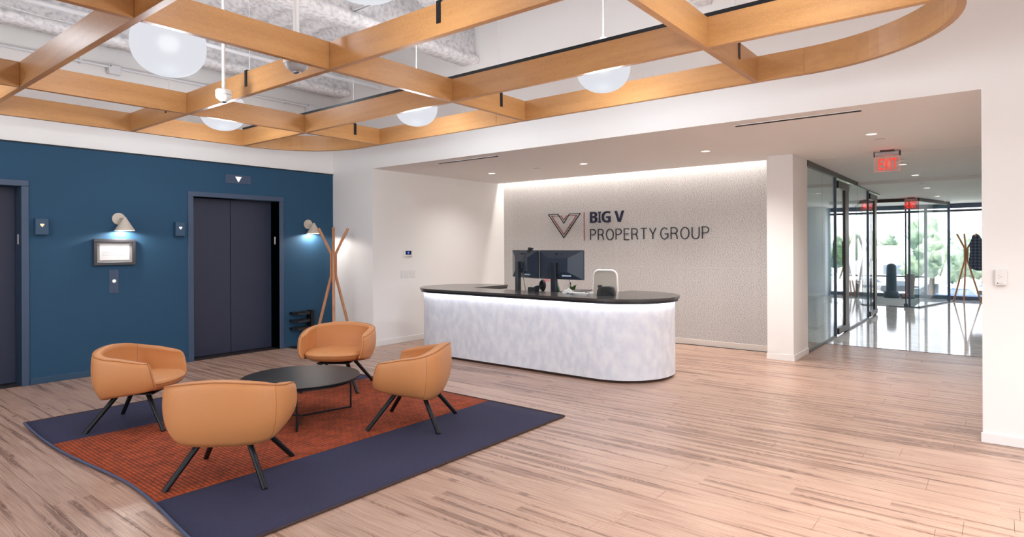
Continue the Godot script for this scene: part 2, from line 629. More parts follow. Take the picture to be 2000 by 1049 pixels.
func shell() -> void:
	var st: SurfaceTool
	# ---- timber floor: a base with every plank on it
	var floor_ := structure("floor", "pale brown wood plank floor of the lobby", "floor")
	st = new_st()
	box(st, Vector3(-8.8, -0.12, -9.0), Vector3(4.9, -0.007, 4.7))
	box(st, Vector3(-2.07, -0.12, -10.22), Vector3(0.0, -0.007, -9.0))
	obj("floor_base", st, mat("floor base", Color(0.30, 0.21, 0.17), 0.8), floor_)
	var rows := []
	var w := 0.2
	var l := 1.5
	var z := -0.1
	var row := 0
	while z > -10.2:
		var x := -8.34 - rng.randf() * l
		var x_end := 0.7
		while x < x_end:
			var x0 := maxf(x, -8.34)
			var x1 := minf(x + l, x_end)
			var z0 := maxf(z - w, -10.22)
			if z0 < -8.95: x0 = maxf(x0, -2.07)
			if x1 - x0 > 0.02:
				var c := Vector3((x0 + x1) / 2, 0, (z + z0) / 2)
				var seen: bool = c.x < 0.45 and c.z < 0.1 - 0.78 * (c.x + 4.07) and not (c.x < -2.3 and c.z < -8.95)
				rows.append([(0.0 if seen else 100.0) + c.length(), x0, x1, z0, z, row])
			x += l
		z -= w
		row += 1
	rows.sort_custom(func(a, b): return a[0] < b[0])
	var made := {}
	var rest := new_st()
	for i in rows.size():
		var r: Array = rows[i]
		if i < 296:
			var size := Vector2(r[2] - r[1], r[4] - r[3])
			var key := "%.2f %.2f" % [size.x, size.y]
			if not made.has(key):
				st = new_st()
				box(st, Vector3(-size.x / 2 + 0.0006, -0.007, -size.y / 2 + 0.0006), Vector3(size.x / 2 - 0.0006, 0, size.y / 2 - 0.0006), 0.0012)
				st.generate_normals()
				made[key] = st.commit()
			raw("plank", made[key], planks[(int(r[5]) * 7 + 3) % 10], floor_, Transform3D(Basis(), Vector3((r[1] + r[2]) / 2, 0, (r[3] + r[4]) / 2)))
		else:
			box(rest, Vector3(r[1] + 0.0006, -0.007, r[3] + 0.0006), Vector3(r[2] - 0.0006, 0, r[4] - 0.0006), 0.0012)
	tag(obj("plank", rest, planks[3], floor_), "", "", "", "stuff")
	st = bx(Vector3(0.7, -0.007, -5.8), Vector3(4.9, 0, 4.7))
	box(st, Vector3(-8.34, -0.007, -0.1), Vector3(0.7, 0, 4.7))
	obj("floor_surface", st, planks[5], floor_)
	# ---- office floor
	st = new_st()
	box(st, Vector3(-2.07, -0.12, -20.7), Vector3(0.1, 0, -10.225))
	box(st, Vector3(-8.0, -0.12, -20.7), Vector3(-2.07, 0, -9.15))
	tag(obj("floor_office", st, mats["polished pale terrazzo"]), "polished pale office floor reflecting the bright windows", "floor", "", "structure")
	tag(obj("trim_1", bx(Vector3(-2.07, -0.004, -10.232), Vector3(-0.1, 0.004, -10.218)), mats["bronze metal"]), "thin metal strip where wood floor meets pale floor", "trim", "", "structure")
	tag(obj("floor_carpet", bx(Vector3(-6.0, 0.0, -20.5), Vector3(-1.62, 0.008, -17.45)), mat("grey beige carpet", Color(0.66, 0.63, 0.60), 0.95)), "grey beige carpet behind the far glass doors", "carpet", "", "structure")
	# ---- walls
	st = new_st()
	box(st, Vector3(-8.68, 0, -9.15), Vector3(-7.337, 4.5, -5.845))
	box(st, Vector3(-7.337, 2.68, -6.02), Vector3(-0.1, 4.5, -5.845))
	box(st, Vector3(-0.1, 0, -6.05), Vector3(4.9, 4.5, -5.845))
	tag(obj("wall_front", st, white), "white wall with the wide opening to the reception", "wall", "", "structure")
	tag(obj("wall_hall_unseen", bx(Vector3(-0.1, 0, -20.7), Vector3(0.1, 2.9, -6.05)), white), "unseen white side wall of the corridor, extended to keep sky out of the glass", "wall", "", "structure")  # unseen wall, run on to the windows to block sky reflections in the partition
	tag(obj("wall_rear", bx(Vector3(-7.337, 0, -9.15), Vector3(-2.395, 3.05, -8.95)), mats["flecked wall board"]), "pale flecked wall carrying the company sign", "wall", "", "structure")
	tag(obj("wall_end", bx(Vector3(-2.395, 0, -9.155), Vector3(-2.07, 2.68, -8.4), 0.002), white), "short white wall end beside the glass partition", "wall", "", "structure")
	# ---- lower ceilings
	st = new_st()
	box(st, Vector3(-7.337, 2.68, -8.79), Vector3(-2.395, 2.83, -6.02))
	box(st, Vector3(-2.395, 2.68, -8.885), Vector3(-0.1, 2.83, -6.02))
	box(st, Vector3(-8.0, 2.68, -13.0), Vector3(0.1, 2.83, -9.15))
	box(st, Vector3(-2.395, 2.682, -9.15), Vector3(-0.1, 2.83, -8.885))
	box(st, Vector3(-8.0, 2.62, -20.9), Vector3(0.1, 2.83, -13.0))
	box(st, Vector3(-7.337, 3.0, -8.95), Vector3(-2.395, 3.05, -8.6))
	box(st, Vector3(-7.337, 2.83, -8.64), Vector3(-2.395, 3.0, -8.6))
	tag(obj("ceiling_office", st, white), "flat white plaster ceiling over reception and corridor", "ceiling", "", "structure")
	# ---- cove light above the sign wall
	var cove := thing("cove_light", "hidden light strip washing down the flecked sign wall", "cove light", Vector3(-4.866, 2.985, -8.86))
	obj("light_strip", bx(Vector3(-2.44, -0.012, -0.03), Vector3(2.44, 0.0, 0.03)), glow("warm strip", Color(1.0, 0.93, 0.85), 2.0), cove)
	area(Vector3(-4.866, 2.968, -8.86), Vector3(0, -1, -0.12), Vector2(4.86, 0.05), Color(1.0, 0.975, 0.955), 3.6)
	# ---- baseboards
	var bb := mat("white baseboard", Color(0.92, 0.91, 0.90), 0.45)
	st = bx(Vector3(-7.337, 0, -8.95), Vector3(-7.325, 0.09, -5.845), 0.003)
	tag(obj("baseboard_reveal", st, bb), "white baseboard of the reception side wall", "baseboard", "", "structure")
	tag(obj("baseboard_rear", bx(Vector3(-7.325, 0, -8.95), Vector3(-2.395, 0.085, -8.938), 0.003), mat("taupe baseboard", Color(0.84, 0.805, 0.775), 0.5)), "pale taupe baseboard under the sign wall", "baseboard", "", "structure")  # white board; the taupe tint of the light on it is in the colour
	tag(obj("baseboard_front", bx(Vector3(-0.11, 0, -5.845), Vector3(4.7, 0.075, -5.832), 0.003), bb), "white baseboard under the white sensor box", "baseboard", "", "structure")
	st = bx(Vector3(-2.405, 0, -8.41), Vector3(-2.06, 0.085, -8.398), 0.003)
	box(st, Vector3(-2.07, 0, -9.155), Vector3(-2.058, 0.085, -8.4), 0.003)
	tag(obj("baseboard_end", st, bb), "white baseboard round the short wall end", "baseboard", "", "structure")
	# ---- the rest of the lobby, behind and beside the camera
	var frame: StandardMaterial3D = mats["dark mullion"]
	st = new_st()
	box(st, Vector3(-8.68, 0, 4.5), Vector3(4.9, 0.3, 4.75))
	box(st, Vector3(-8.68, 2.9, 4.5), Vector3(4.9, 4.5, 4.75))
	box(st, Vector3(-8.68, 0.3, 4.5), Vector3(-7.4, 2.9, 4.75))
	box(st, Vector3(-1.4, 0.3, 4.5), Vector3(4.9, 2.9, 4.75))
	tag(obj("wall_back", st, white), "white wall behind the viewer", "wall", "", "structure")
	st = new_st()
	box(st, Vector3(4.7, 0, -6.05), Vector3(4.95, 0.4, 4.75))
	box(st, Vector3(4.7, 2.8, -6.05), Vector3(4.95, 4.5, 4.75))
	box(st, Vector3(4.7, 0.4, -6.05), Vector3(4.95, 2.8, -4.9))
	box(st, Vector3(4.7, 0.4, 1.6), Vector3(4.95, 2.8, 4.75))
	tag(obj("wall_right", st, white), "white wall beside the viewer", "wall", "", "structure")
	for k in 2:  # windows out of view, placed to bring daylight into the lobby
		var win := structure("window_%d" % (k + 1), "unseen tall lobby window behind the viewer, placed for cool daylight" if k == 0 else "unseen wide lobby window beside the viewer, placed for daylight on the floor", "window")
		for i in 4:
			if k == 0:
				obj("pane", bx(Vector3(-7.4 + 1.5 * i, 0.3, 4.6), Vector3(-5.9 + 1.5 * i, 2.9, 4.61)), mats["window glass"], win)
				obj("window_frame", bx(Vector3(-7.43 + 1.5 * i, 0.3, 4.56), Vector3(-7.37 + 1.5 * i, 2.9, 4.66)), frame, win)
			else:
				obj("pane", bx(Vector3(4.8, 0.4, -4.9 + 1.625 * i), Vector3(4.81, 2.8, -3.275 + 1.625 * i)), mats["window glass"], win)
				obj("window_frame", bx(Vector3(4.76, 0.4, -4.93 + 1.625 * i), Vector3(4.86, 2.8, -4.87 + 1.625 * i)), frame, win)
	# unseen lit ceiling panels, placed out of view to brighten the whole lobby
	for k in [[2.6, -2.2, 2.2, 1.4, 7.0, "unseen wide ceiling panel lighting the floor by the white sensor wall"], [1.6, 1.2, 2.2, 1.4, 6.0, "added wide fill light panel out of view behind the viewer's shoulder"], [-4.4, 2.6, 2.6, 1.4, 6.0, "added wide fill light panel out of view above the back windows"]]:
		var t := thing("unseen_ceiling_light", k[5], "unseen ceiling light", Vector3(k[0], 3.35, k[1]))
		obj("housing", bx(Vector3(-k[2] / 2 - 0.03, 0.0, -k[3] / 2 - 0.03), Vector3(k[2] / 2 + 0.03, 0.08, k[3] / 2 + 0.03), 0.005), white, t)
		obj("diffuser", bx(Vector3(-k[2] / 2, -0.012, -k[3] / 2), Vector3(k[2] / 2, -0.001, k[3] / 2), 0.002), glow("panel glow", Color(1, 0.98, 0.95), 1.0), t)
		for s in [-1, 1]: obj("hanger_wire", tb([Vector3(s * 0.9, 0.08, 0), Vector3(s * 0.9, 1.05, 0)], 0.003, 6), mats["white pipe"], t)
		area(Vector3(k[0], 3.33, k[1]), Vector3.DOWN, Vector2(k[2], k[3]), Color(0.95, 0.975, 1.0), k[4])
	# unseen ceiling spots, out of view, placed to brighten the floor beside the portal's white wall
	for k in [[0.55, -4.1, "white cylinder spot outside the view, lighting the floor nearest the white sensor wall"], [0.75, -2.6, "white cylinder spot outside the view, lighting the floor farther from the white sensor wall"]]:
		var t := thing("unseen_ceiling_spot", k[2], "spotlight", Vector3(k[0], 3.2, k[1]))
		obj("housing", lt([Vector2(0.05, 0), Vector2(0.055, 0), Vector2(0.055, 0.2), Vector2(0, 0.2), Vector2(0, 0.19), Vector2(0.05, 0.18), Vector2(0.05, 0)], 24), white, t)
		obj("stem", tb([Vector3(0, 0.2, 0), Vector3(0, 1.2, 0)], 0.01, 8), white, t)
		obj("lens", lt([Vector2(0, 0.02), Vector2(0.049, 0.02), Vector2(0.049, 0.03), Vector2(0, 0.03)], 24), glow("spot lens", Color(1, 0.97, 0.93), 2.0), t)
		spot(Vector3(k[0], 3.19, k[1]), Vector3(k[0] - 0.45, 0, k[1] - 0.05), Color(1.0, 0.97, 0.94), 6.0, 48.0, 0.05)


# ---------------------------------------------------------------- timber lattice under the open ceiling
func lattice() -> void:
	var t := thing("ceiling_lattice", "suspended oak ceiling lattice of crossing beams inside a rounded oak ring", "ceiling lattice")
	var y0 := 2.8
	var y1 := 3.0
	var h := 0.0225
	var xl := -7.54
	var xr := -0.15
	var zf := -5.02
	var zn := 0.95
	var r := 1.0
	var xs := [-6.15, -3.83, -1.51]
	var zs := [-3.95, -2.67, -1.385, -0.1]
	for x in xs:
		var cuts := [zf + h]
		for z in zs: cuts.append(z)
		cuts.append(zn - h)
		for i in cuts.size() - 1:
			var a: float = cuts[i] + (0.0 if i == 0 else h)
			var b: float = cuts[i + 1] - (0.0 if i == cuts.size() - 2 else h)
			obj("beam", bx(Vector3(x - h, y0, a + 0.0008), Vector3(x + h, y1, b - 0.0008), 0.0015), oak_z, t)
	for z in zs:
		var inset := 0.0
		obj("beam", bx(Vector3(xl + h, y0 + 0.0004, z - h), Vector3(xr - h, y1 + 0.0004, z + h), 0.0015), oak_x, t)
	# black channel lying on the beam nearest the portal
	obj("light_channel", bx(Vector3(xl + h, y1 + 0.001, -3.965), Vector3(xr - h, y1 + 0.028, -3.93)), black, t)
	# the ring, segment by segment
	obj("ring_segment", bx(Vector3(xl + r, y0, zf - h), Vector3(-4.2, y1, zf + h), 0.0015), oak_x, t)
	obj("ring_segment", bx(Vector3(-4.198, y0, zf - h), Vector3(xr - r, y1, zf + h), 0.0015), oak_x, t)
	obj("ring_segment", bx(Vector3(xl + r, y0, zn - h), Vector3(xr - r, y1, zn + h), 0.0015), oak_x, t)
	obj("ring_segment", bx(Vector3(xl - h, y0, zf + r), Vector3(xl + h, y1, zn - r), 0.0015), oak_z, t)
	obj("ring_segment", bx(Vector3(xr - h, y0, zf + r), Vector3(xr + h, y1, zn - r), 0.0015), oak_z, t)
	for c in [[xl + r, zf + r, 180], [xr - r, zf + r, 270], [xr - r, zn - r, 0], [xl + r, zn - r, 90]]:
		var poly := PackedVector2Array()
		for p in arc(Vector2(c[0], c[1]), r + h, r + h, c[2] + 0.08, c[2] + 89.92, 20): poly.append(p)
		for p in arc(Vector2(c[0], c[1]), r - h, r - h, c[2] + 89.92, c[2] + 0.08, 20): poly.append(p)
		var st := new_st()
		plan(st, poly, y0, y1, false)
		obj("ring_segment", st, oak_x if c[2] == 180 else oak_z, t)
	# hanger straps and wires
	for k in [[-2.68, -2.6475, 0], [-5.0, -2.6475, 0], [-6.1275, -4.62, 1], [-3.8075, -4.61, 1], [-1.4875, -4.55, 1], [-6.598, -2.6475, 0], [-0.175, -3.3, 1], [-0.8, -2.6475, 0]]:
		var st := new_st()
		if k[2] == 0: box(st, Vector3(k[0] - 0.018, 2.872, k[1]), Vector3(k[0] + 0.018, 3.012, k[1] + 0.006), 0.001)
		else: box(st, Vector3(k[0], 2.872, k[1] - 0.018), Vector3(k[0] + 0.006, 3.012, k[1] + 0.018), 0.001)
		if k[2] == 0: box(st, Vector3(k[0] - 0.018, 3.004, k[1] - 0.05), Vector3(k[0] + 0.018, 3.012, k[1]))
		else: box(st, Vector3(k[0] - 0.05, 3.004, k[1] - 0.018), Vector3(k[0], 3.012, k[1] + 0.018))
		var s := obj("hanger_strap", st, black, t)
		for dy in [0.03, 0.11]:
			st = cy(Vector3(k[0], 2.872 + dy, k[1] + 0.006) if k[2] == 0 else Vector3(k[0] + 0.006, 2.872 + dy, k[1]), Vector3.BACK if k[2] == 0 else Vector3.RIGHT, 0.006, 0.003, 8)
			obj("screw", st, mat("dark screw", Color(0.25, 0.25, 0.27), 0.3, 0.8), s)
		var top := Vector3(k[0], 3.01, k[1] - 0.03) if k[2] == 0 else Vector3(k[0] - 0.03, 3.01, k[1])
		obj("hanger_wire", tb([top, Vector3(top.x, 4.36, top.z)], 0.0035, 6), mats["white pipe"], t)


# ---------------------------------------------------------------- deck, steel and services
func rough_bar(prof: Array, x: float, z0: float, z1: float, seed_: int, amount: float) -> SurfaceTool:
	# closed profile (x, y) swept along z with a lumpy coat
	var n := noise(seed_, 5.0, 3)
	var st := new_st()
	st.set_smooth_group(1)
	var k := int(absf(z1 - z0) / 0.06)
	var m := prof.size()
	var rings := []
	for i in k + 1:
		var z := lerpf(z0, z1, float(i) / k)
		var ring := []
		for j in m:
			var d: Vector2 = (prof[(j + 1) % m] - prof[(j + m - 1) % m]).normalized()
			var o := Vector2(d.y, -d.x) * n.get_noise_2d(z * 1.5, j * 0.37) * amount
			ring.append(Vector3(x + prof[j].x + o.x, prof[j].y + o.y, z))
		rings.append(ring)
	for i in k:
		for j in m:
			var q := (j + 1) % m
			quad(st, rings[i][j], rings[i][q], rings[i + 1][q], rings[i + 1][j])
	return st


func exposed_ceiling() -> void:
	var spray: StandardMaterial3D = mats["sprayed fireproofing"]
	var roof := structure("ceiling", "open ceiling of fluted deck under lumpy white fireproofing", "ceiling")
	obj("deck_slab", bx(Vector3(-8.7, 4.42, -6.05), Vector3(4.95, 4.6, 4.75)), white, roof)
	# fluted deck: flutes run along x
	var n := noise(81, 4.0, 4)
	var st := new_st()
	st.set_smooth_group(1)
	var nx := 190
	var nz := 150
	var pts := []
	for i in nx + 1:
		var line := []
		for j in nz + 1:
			var x := lerpf(-8.33, 1.2, float(i) / nx)
			var z := lerpf(-5.845, 0.5, float(j) / nz)
			var f := fposmod(z / 0.34, 1.0)
			var flute := smoothstep(0.1, 0.24, f) - smoothstep(0.6, 0.74, f)
			line.append(Vector3(x, 4.395 - 0.07 * flute - 0.028 * (n.get_noise_2d(x * 1.0, z * 2.2) + 0.4), z))
		pts.append(line)
	for i in nx:
		for j in nz:
			quad(st, pts[i][j], pts[i + 1][j], pts[i + 1][j + 1], pts[i][j + 1])
	obj("deck_flutes", st, spray, roof)
	# two coated steel beams, and a third over the camera
	var prof := []
	for p in [[-0.13, 3.85], [0.13, 3.85], [0.14, 3.89], [0.13, 3.935], [0.075, 3.95], [0.055, 3.98], [0.055, 4.36], [-0.055, 4.36], [-0.055, 3.98], [-0.075, 3.95], [-0.13, 3.935], [-0.14, 3.89]]:
		prof.append(Vector2(p[0], p[1]))
	tag(obj("steel_beam", rough_bar(prof, -5.32, -5.84, 0.6, 91, 0.009), spray), "fireproofed steel beam running from the portal wall over the lattice", "ceiling beam", "coated steel beams")
	tag(obj("steel_beam", rough_bar(prof, -8.0, -5.84, 0.6, 92, 0.009), spray), "fireproofed steel beam just above the blue lift wall", "ceiling beam", "coated steel beams")
	tag(obj("steel_beam", rough_bar(prof, -2.3, -5.84, 0.6, 93, 0.009), spray), "fireproofed steel beam over the middle of the lobby", "ceiling beam", "coated steel beams")
	var pipe: StandardMaterial3D = mats["white pipe"]
	# conduit with boxes along the top of the blue wall
	var c := thing("wall_conduit", "white conduit pipe running along the white band above the blue wall", "conduit")
	obj("pipe", tb([Vector3(-8.29, 3.67, 0.6), Vector3(-8.29, 3.67, -5.8)], 0.017, 10), pipe, c)
	for z in [-0.9, -2.4, -3.9, -5.0]: obj("clip", bx(Vector3(-8.33, 3.645, z - 0.012), Vector3(-8.268, 3.695, z + 0.012), 0.002), pipe, c)
	for k in [[-2.745, "white junction box above the blue wall near the largest lamp"], [-5.40, "white junction box in the corner above the wall sconces"]]:
		var j := thing("junction_box", k[1], "junction box", Vector3(-8.33, 3.64, k[0]))
		obj("box_body", bx(Vector3(0.0, -0.055, -0.065), Vector3(0.075, 0.055, 0.065), 0.006), pipe, j)
		obj("cover_screw", cy(Vector3(0.075, 0.035, 0.045), Vector3.RIGHT, 0.007, 0.003, 8), black, j)
	# sprinkler main and branch
	c = thing("sprinkler_pipe", "white sprinkler pipe crossing the open ceiling beside the steel beam", "pipe")
	obj("pipe", tb([Vector3(-7.15, 3.85, 0.6), Vector3(-7.15, 3.85, -5.84)], 0.028, 12), pipe, c)
	obj("branch", tb([Vector3(-7.15, 3.85, -2.72), Vector3(-6.3, 3.85, -2.72), Vector3(-6.3, 4.36, -2.72)], 0.02, 10), pipe, c)
	for z in [-1.2, -2.8, -4.6]:
		obj("pipe_hanger", tb([Vector3(-7.15, 3.88, z), Vector3(-7.15, 4.36, z)], 0.006, 6), pipe, c)
	# strut channels
	for k in [[Vector3(-5.25, 3.96, -3.95), Vector3(-2.4, 3.96, -3.95), "slotted strut channel hung level across the bay by the portal"], [Vector3(-7.95, 3.98, -2.62), Vector3(-6.4, 3.98, -2.60), "short strut channel behind the largest lamp"]]:
		st = new_st()
		box(st, k[0] + Vector3(0, 0, -0.03), k[1] + Vector3(0, 0.04, -0.012))
		box(st, k[0] + Vector3(0, 0, 0.012), k[1] + Vector3(0, 0.04, 0.03))
		var s := thing("strut_channel", k[2], "strut channel")
		obj("channel", st, pipe, s)
		obj("channel_slot", bx(k[0] + Vector3(0, 0.02, -0.012), k[1] + Vector3(0, 0.036, 0.012)), mat("slot grey", Color(0.32, 0.34, 0.37), 0.6), s)
		for x in [k[0].x + 0.2, k[1].x - 0.2]:
			obj("rod", tb([Vector3(x, 4.0, k[0].z), Vector3(x, 4.30, k[0].z)], 0.006, 6), pipe, s)
	# a loose looping cable
	var pts2 := []
	for i in 25:
		var q := i / 24.0
		pts2.append(Vector3(-7.3 - 0.35 * q, 3.95 - 0.12 * sin(q * PI), -0.9 - 1.7 * q))
	tag(obj("ceiling_cable", tb(pts2, 0.006, 6), pipe), "thin white cable sagging under the open ceiling by the largest lamp", "cable")
	# detectors hanging on stems into the lattice
	var wp: StandardMaterial3D = mats["white plastic"]
	var d := thing("ceiling_sensor", "white round sensor on a stem in front of the oak beam beside the largest lamp", "sensor", Vector3(-4.99, 2.705, -2.45))
	obj("stem", tb([Vector3(0, 0.09, 0), Vector3(0, 1.62, 0)], 0.014, 10), wp, d)
	obj("sensor_body", lt([Vector2(0, 0), Vector2(0.022, 0), Vector2(0.058, 0.03), Vector2(0.062, 0.045), Vector2(0.062, 0.085), Vector2(0.058, 0.095), Vector2(0, 0.095)], 28), wp, d)
	obj("sensor_ring", lt([Vector2(0.0625, 0.052), Vector2(0.0635, 0.053), Vector2(0.0635, 0.056), Vector2(0.0625, 0.057)], 28), mat("grey plastic", Color(0.6, 0.6, 0.61), 0.5), d)
	obj("sensor_eye", lt([Vector2(0, -0.012), Vector2(0.018, -0.010), Vector2(0.02, 0.001), Vector2(0, 0.001)], 16), black, d)
	d = thing("smoke_detector", "domed white smoke detector peeping out under an oak beam crossing", "smoke detector", Vector3(-3.935, 2.765, -2.46))
	obj("stem", tb([Vector3(0, 0.1, 0), Vector3(0, 1.6, 0)], 0.02, 10), wp, d)
	obj("detector_base", lt([Vector2(0, 0.05), Vector2(0.088, 0.05), Vector2(0.092, 0.06), Vector2(0.092, 0.09), Vector2(0.07, 0.11), Vector2(0, 0.11)], 28), wp, d)
	obj("detector_dome", lt([Vector2(0, 0.0), Vector2(0.05, 0.004), Vector2(0.074, 0.025), Vector2(0.084, 0.05), Vector2(0, 0.05)], 28), mat("grey plastic", Color(0.6, 0.6, 0.61), 0.5), d)
	obj("detector_test_button", bx(Vector3(-0.03, -0.012, -0.014), Vector3(0.03, 0.004, 0.014), 0.004), mats["chrome"], d)


# ---------------------------------------------------------------- globe pendants
func pendants() -> void:
	var shade := mat("opal glass", Color(0.03, 0.03, 0.032, 0.8), 0.6)
	shade.metallic_specular = 0.12
	shade.refraction_enabled = true
	shade.refraction_scale = 0.02
	shade.emission_enabled = true
	shade.emission = Color(0.965, 0.97, 1.0)
	shade.emission_energy_multiplier = 0.58
	var tone := Color(0.93, 0.965, 1.0)
	var small := "small opal globe pendants"
	var list := [
		[-5.0, -2.03, 0.525, "largest opal globe pendant, hanging among the beams above the tan chairs", ""],
		[-6.7, -3.28, 0.475, "opal globe pendant beside the blue lift wall, half hidden by beams", ""],
		[-4.88, -4.48, 0.45, "opal globe pendant near the corner of the oak ring above the reception desk's end", ""],
		[-2.6, -4.5, 0.45, "opal globe pendant over the portal opening, in front of the curved oak ring", ""],
		[-2.6, -2.03, 0.5, "opal globe pendant cut off by the top edge of the picture", ""],
		[-6.83, -0.75, 0.5, "opal globe pendant outside the view, placed to light the oak ring near the cut-off lift", ""],
		[-0.85, -3.3, 0.5, "opal globe pendant outside the view, placed to light the wood floor before the white wall", ""]]
	for k in list:  # the last two hang out of view and light ring and floor
		var d: float = k[2]
		var t := thing("pendant_lamp", k[3], "pendant lamp", Vector3(k[0], 2.83 if d > 0.5 else 2.8, k[1]), 0.0, k[4])
		var prof := []
		for i in 25:
			var a := lerpf(-90.0, 84.0, i / 24.0)
			var ca := absf(cos(deg_to_rad(a)))
			var sa := sin(deg_to_rad(a))
			var up: bool = sa > 0
			var e := 0.88
			prof.append(Vector2(d / 2 * pow(ca, e), d * 0.46 + (d * 0.43 if up else d * 0.46) * signf(sa) * pow(absf(sa), e)))
		prof[0].x = 0.0
		obj("globe", lt(prof, 40, Transform3D(), 60.0), shade, t)
		obj("bulb", lt([Vector2(0, d * 0.36), Vector2(d * 0.09, d * 0.39), Vector2(d * 0.13, d * 0.47), Vector2(d * 0.09, d * 0.55), Vector2(0, d * 0.58)], 20, Transform3D(), 180.0), glow("bright bulb", Color(1, 0.99, 0.97), 14.0), t)
		obj("cap", lt([Vector2(0, d * 0.88), Vector2(0.035, d * 0.88), Vector2(0.035, d * 0.88 + 0.05), Vector2(0.012, d * 0.88 + 0.07), Vector2(0, d * 0.88 + 0.07)], 16), mats["white plastic"], t)
		obj("cable", tb([Vector3(0, d * 0.88 + 0.06, 0), Vector3(0, 1.6, 0)], 0.005, 6), mats["white pipe"], t)
		omni(Vector3(k[0], 2.8 - 0.2, k[1]), tone, 0.5, 0.12)
		omni(Vector3(k[0] + 0.14, 2.8 + d + 0.14, k[1] + 0.1), tone, 0.22, 0.08)


# ---------------------------------------------------------------- blue wall with the two lifts
func lift_wall() -> void:
	var blue: StandardMaterial3D = mats["blue wall covering"]
	var bt: StandardMaterial3D = mats["blue trim"]
	var xw := -8.33
	var st := new_st()
	var back := -8.68
	for k in [[4.6, -0.62], [-1.857, -3.675], [-4.908, -5.845]]:
		box(st, Vector3(back, 0, k[1]), Vector3(xw, 2.668, k[0]))
	for k in [[-0.62, -1.857], [-3.675, -4.908]]:
		box(st, Vector3(back, 2.185, k[1]), Vector3(xw, 2.668, k[0]))
	tag(obj("wall_left", st, blue), "dark blue fabric-textured lift wall", "wall", "", "structure")
	st = bx(Vector3(back, 2.668, -5.845), Vector3(xw - 0.004, 4.5, 4.6))
	tag(obj("wall_upper", st, white), "white wall band above the blue lift wall", "wall", "", "structure")
	tag(obj("trim_2", bx(Vector3(xw, 2.655, -5.845), Vector3(xw + 0.012, 2.67, 4.5)), mats["dark reveal"]), "dark reveal line along the top of the blue wall", "trim", "", "structure")
	st = new_st()
	for k in [[4.5, -0.55], [-1.93, -3.603], [-4.967, -5.845]]:
		box(st, Vector3(xw, 0, k[1]), Vector3(xw + 0.013, 0.068, k[0]), 0.003)
	tag(obj("baseboard_left", st, bt), "blue baseboard under the lift wall", "baseboard", "", "structure")
	# lifts
	var slate: StandardMaterial3D = mats["slate door"]
	var fr: StandardMaterial3D = mats["slate frame"]
	for k in 2:
		var z1: float = [-3.675, -0.62][k]
		var z0: float = [-4.908, -1.857][k]
		var d := structure("door_%d" % (k + 1), "closed dark slate lift doors beside the coat rack" if k == 0 else "dark slate lift doors cut off by the edge of the picture", "lift door")
		var mid := (z0 + z1) / 2
		obj("door_panel", bx(Vector3(-8.6, 0.012, mid + 0.004), Vector3(-8.56, 2.185, z1), 0.003), slate, d)
		obj("door_panel", bx(Vector3(-8.6, 0.012, z0), Vector3(-8.56, 2.185, mid - 0.004), 0.003), slate, d)
		obj("door_backing", bx(Vector3(-8.68, 0.0, z0), Vector3(-8.61, 2.185, z1)), black, d)
		obj("frame_head", bx(Vector3(-8.56, 2.185, z0 - 0.066), Vector3(xw + 0.014, 2.25, z1 + 0.07), 0.003), fr, d)
		obj("frame_jamb", bx(Vector3(-8.56, 0, z1), Vector3(xw + 0.014, 2.183, z1 + 0.07), 0.003), fr, d)
		obj("frame_jamb", bx(Vector3(-8.56, 0, z0 - 0.066), Vector3(xw + 0.014, 2.183, z0), 0.003), fr, d)
		obj("door_sill", bx(Vector3(-8.61, 0, z0), Vector3(xw - 0.02, 0.008, z1)), mats["bronze metal"], d)
		obj("jamb_tag", bx(Vector3(-8.46, 1.55, z0), Vector3(-8.43, 1.66, z0 + 0.004)), mats["white plastic"], d)
	# floor lantern above the lift
	var t := thing("lift_lantern", "flat lift lantern with a lit down triangle above the closed lift doors", "lift lantern", Vector3(xw, 2.458, -4.288))
	obj("plate", bx(Vector3(0, -0.06, -0.182), Vector3(0.008, 0.06, 0.182), 0.002), mats["slate frame"], t)
	st = new_st()
	prism(st, PackedVector2Array([Vector2(-0.045, 0.036), Vector2(0.045, 0.036), Vector2(0, -0.04)]), 0.008, 0.014, Transform3D(Vector3(0, 0, -1), Vector3(0, 1, 0), Vector3(1, 0, 0), Vector3.ZERO))
	obj("down_triangle", st, glow("lit white", Color(1, 0.98, 0.95), 0.85), t)
	# two hall boxes with a lit heart-shaped lens
	for k in 2:
		var z: float = [-2.03, -3.49][k]
		t = thing("lift_signal", ["dark lift signal box beside the lift cut off by the picture edge", "dark lift signal box beside the frame of the closed lift"][k], "signal box", Vector3(xw, 1.745, z), 0.0, "")
		obj("case", bx(Vector3(0, -0.09, -0.06), Vector3(0.06, 0.09, 0.06), 0.003), mats["blue trim"], t)
		st = new_st()
		prism(st, PackedVector2Array([Vector2(-0.02, 0.006), Vector2(-0.014, 0.016), Vector2(0.014, 0.016), Vector2(0.02, 0.006), Vector2(0, -0.02)]), 0.06, 0.068, Transform3D(Vector3(0, 0, -1), Vector3(0, 1, 0), Vector3(1, 0, 0), Vector3(0, 0.015, 0)))
		obj("signal_lens", st, glow("lit amber white", Color(1, 0.86, 0.68), 0.9) if k == 0 else mats["lit white"], t)
	# call plate
	t = thing("call_plate", "tall blue lift call plate with one round button under the framed drawing", "call plate", Vector3(xw, 1.103, -2.747))
	obj("plate", bx(Vector3(0, -0.141, -0.05), Vector3(0.006, 0.141, 0.05), 0.002), mats["slate frame"], t)
	obj("call_button", cy(Vector3(0.006, 0.004, 0), Vector3.RIGHT, 0.017, 0.008, 20, 0.002), mats["lit white"], t)
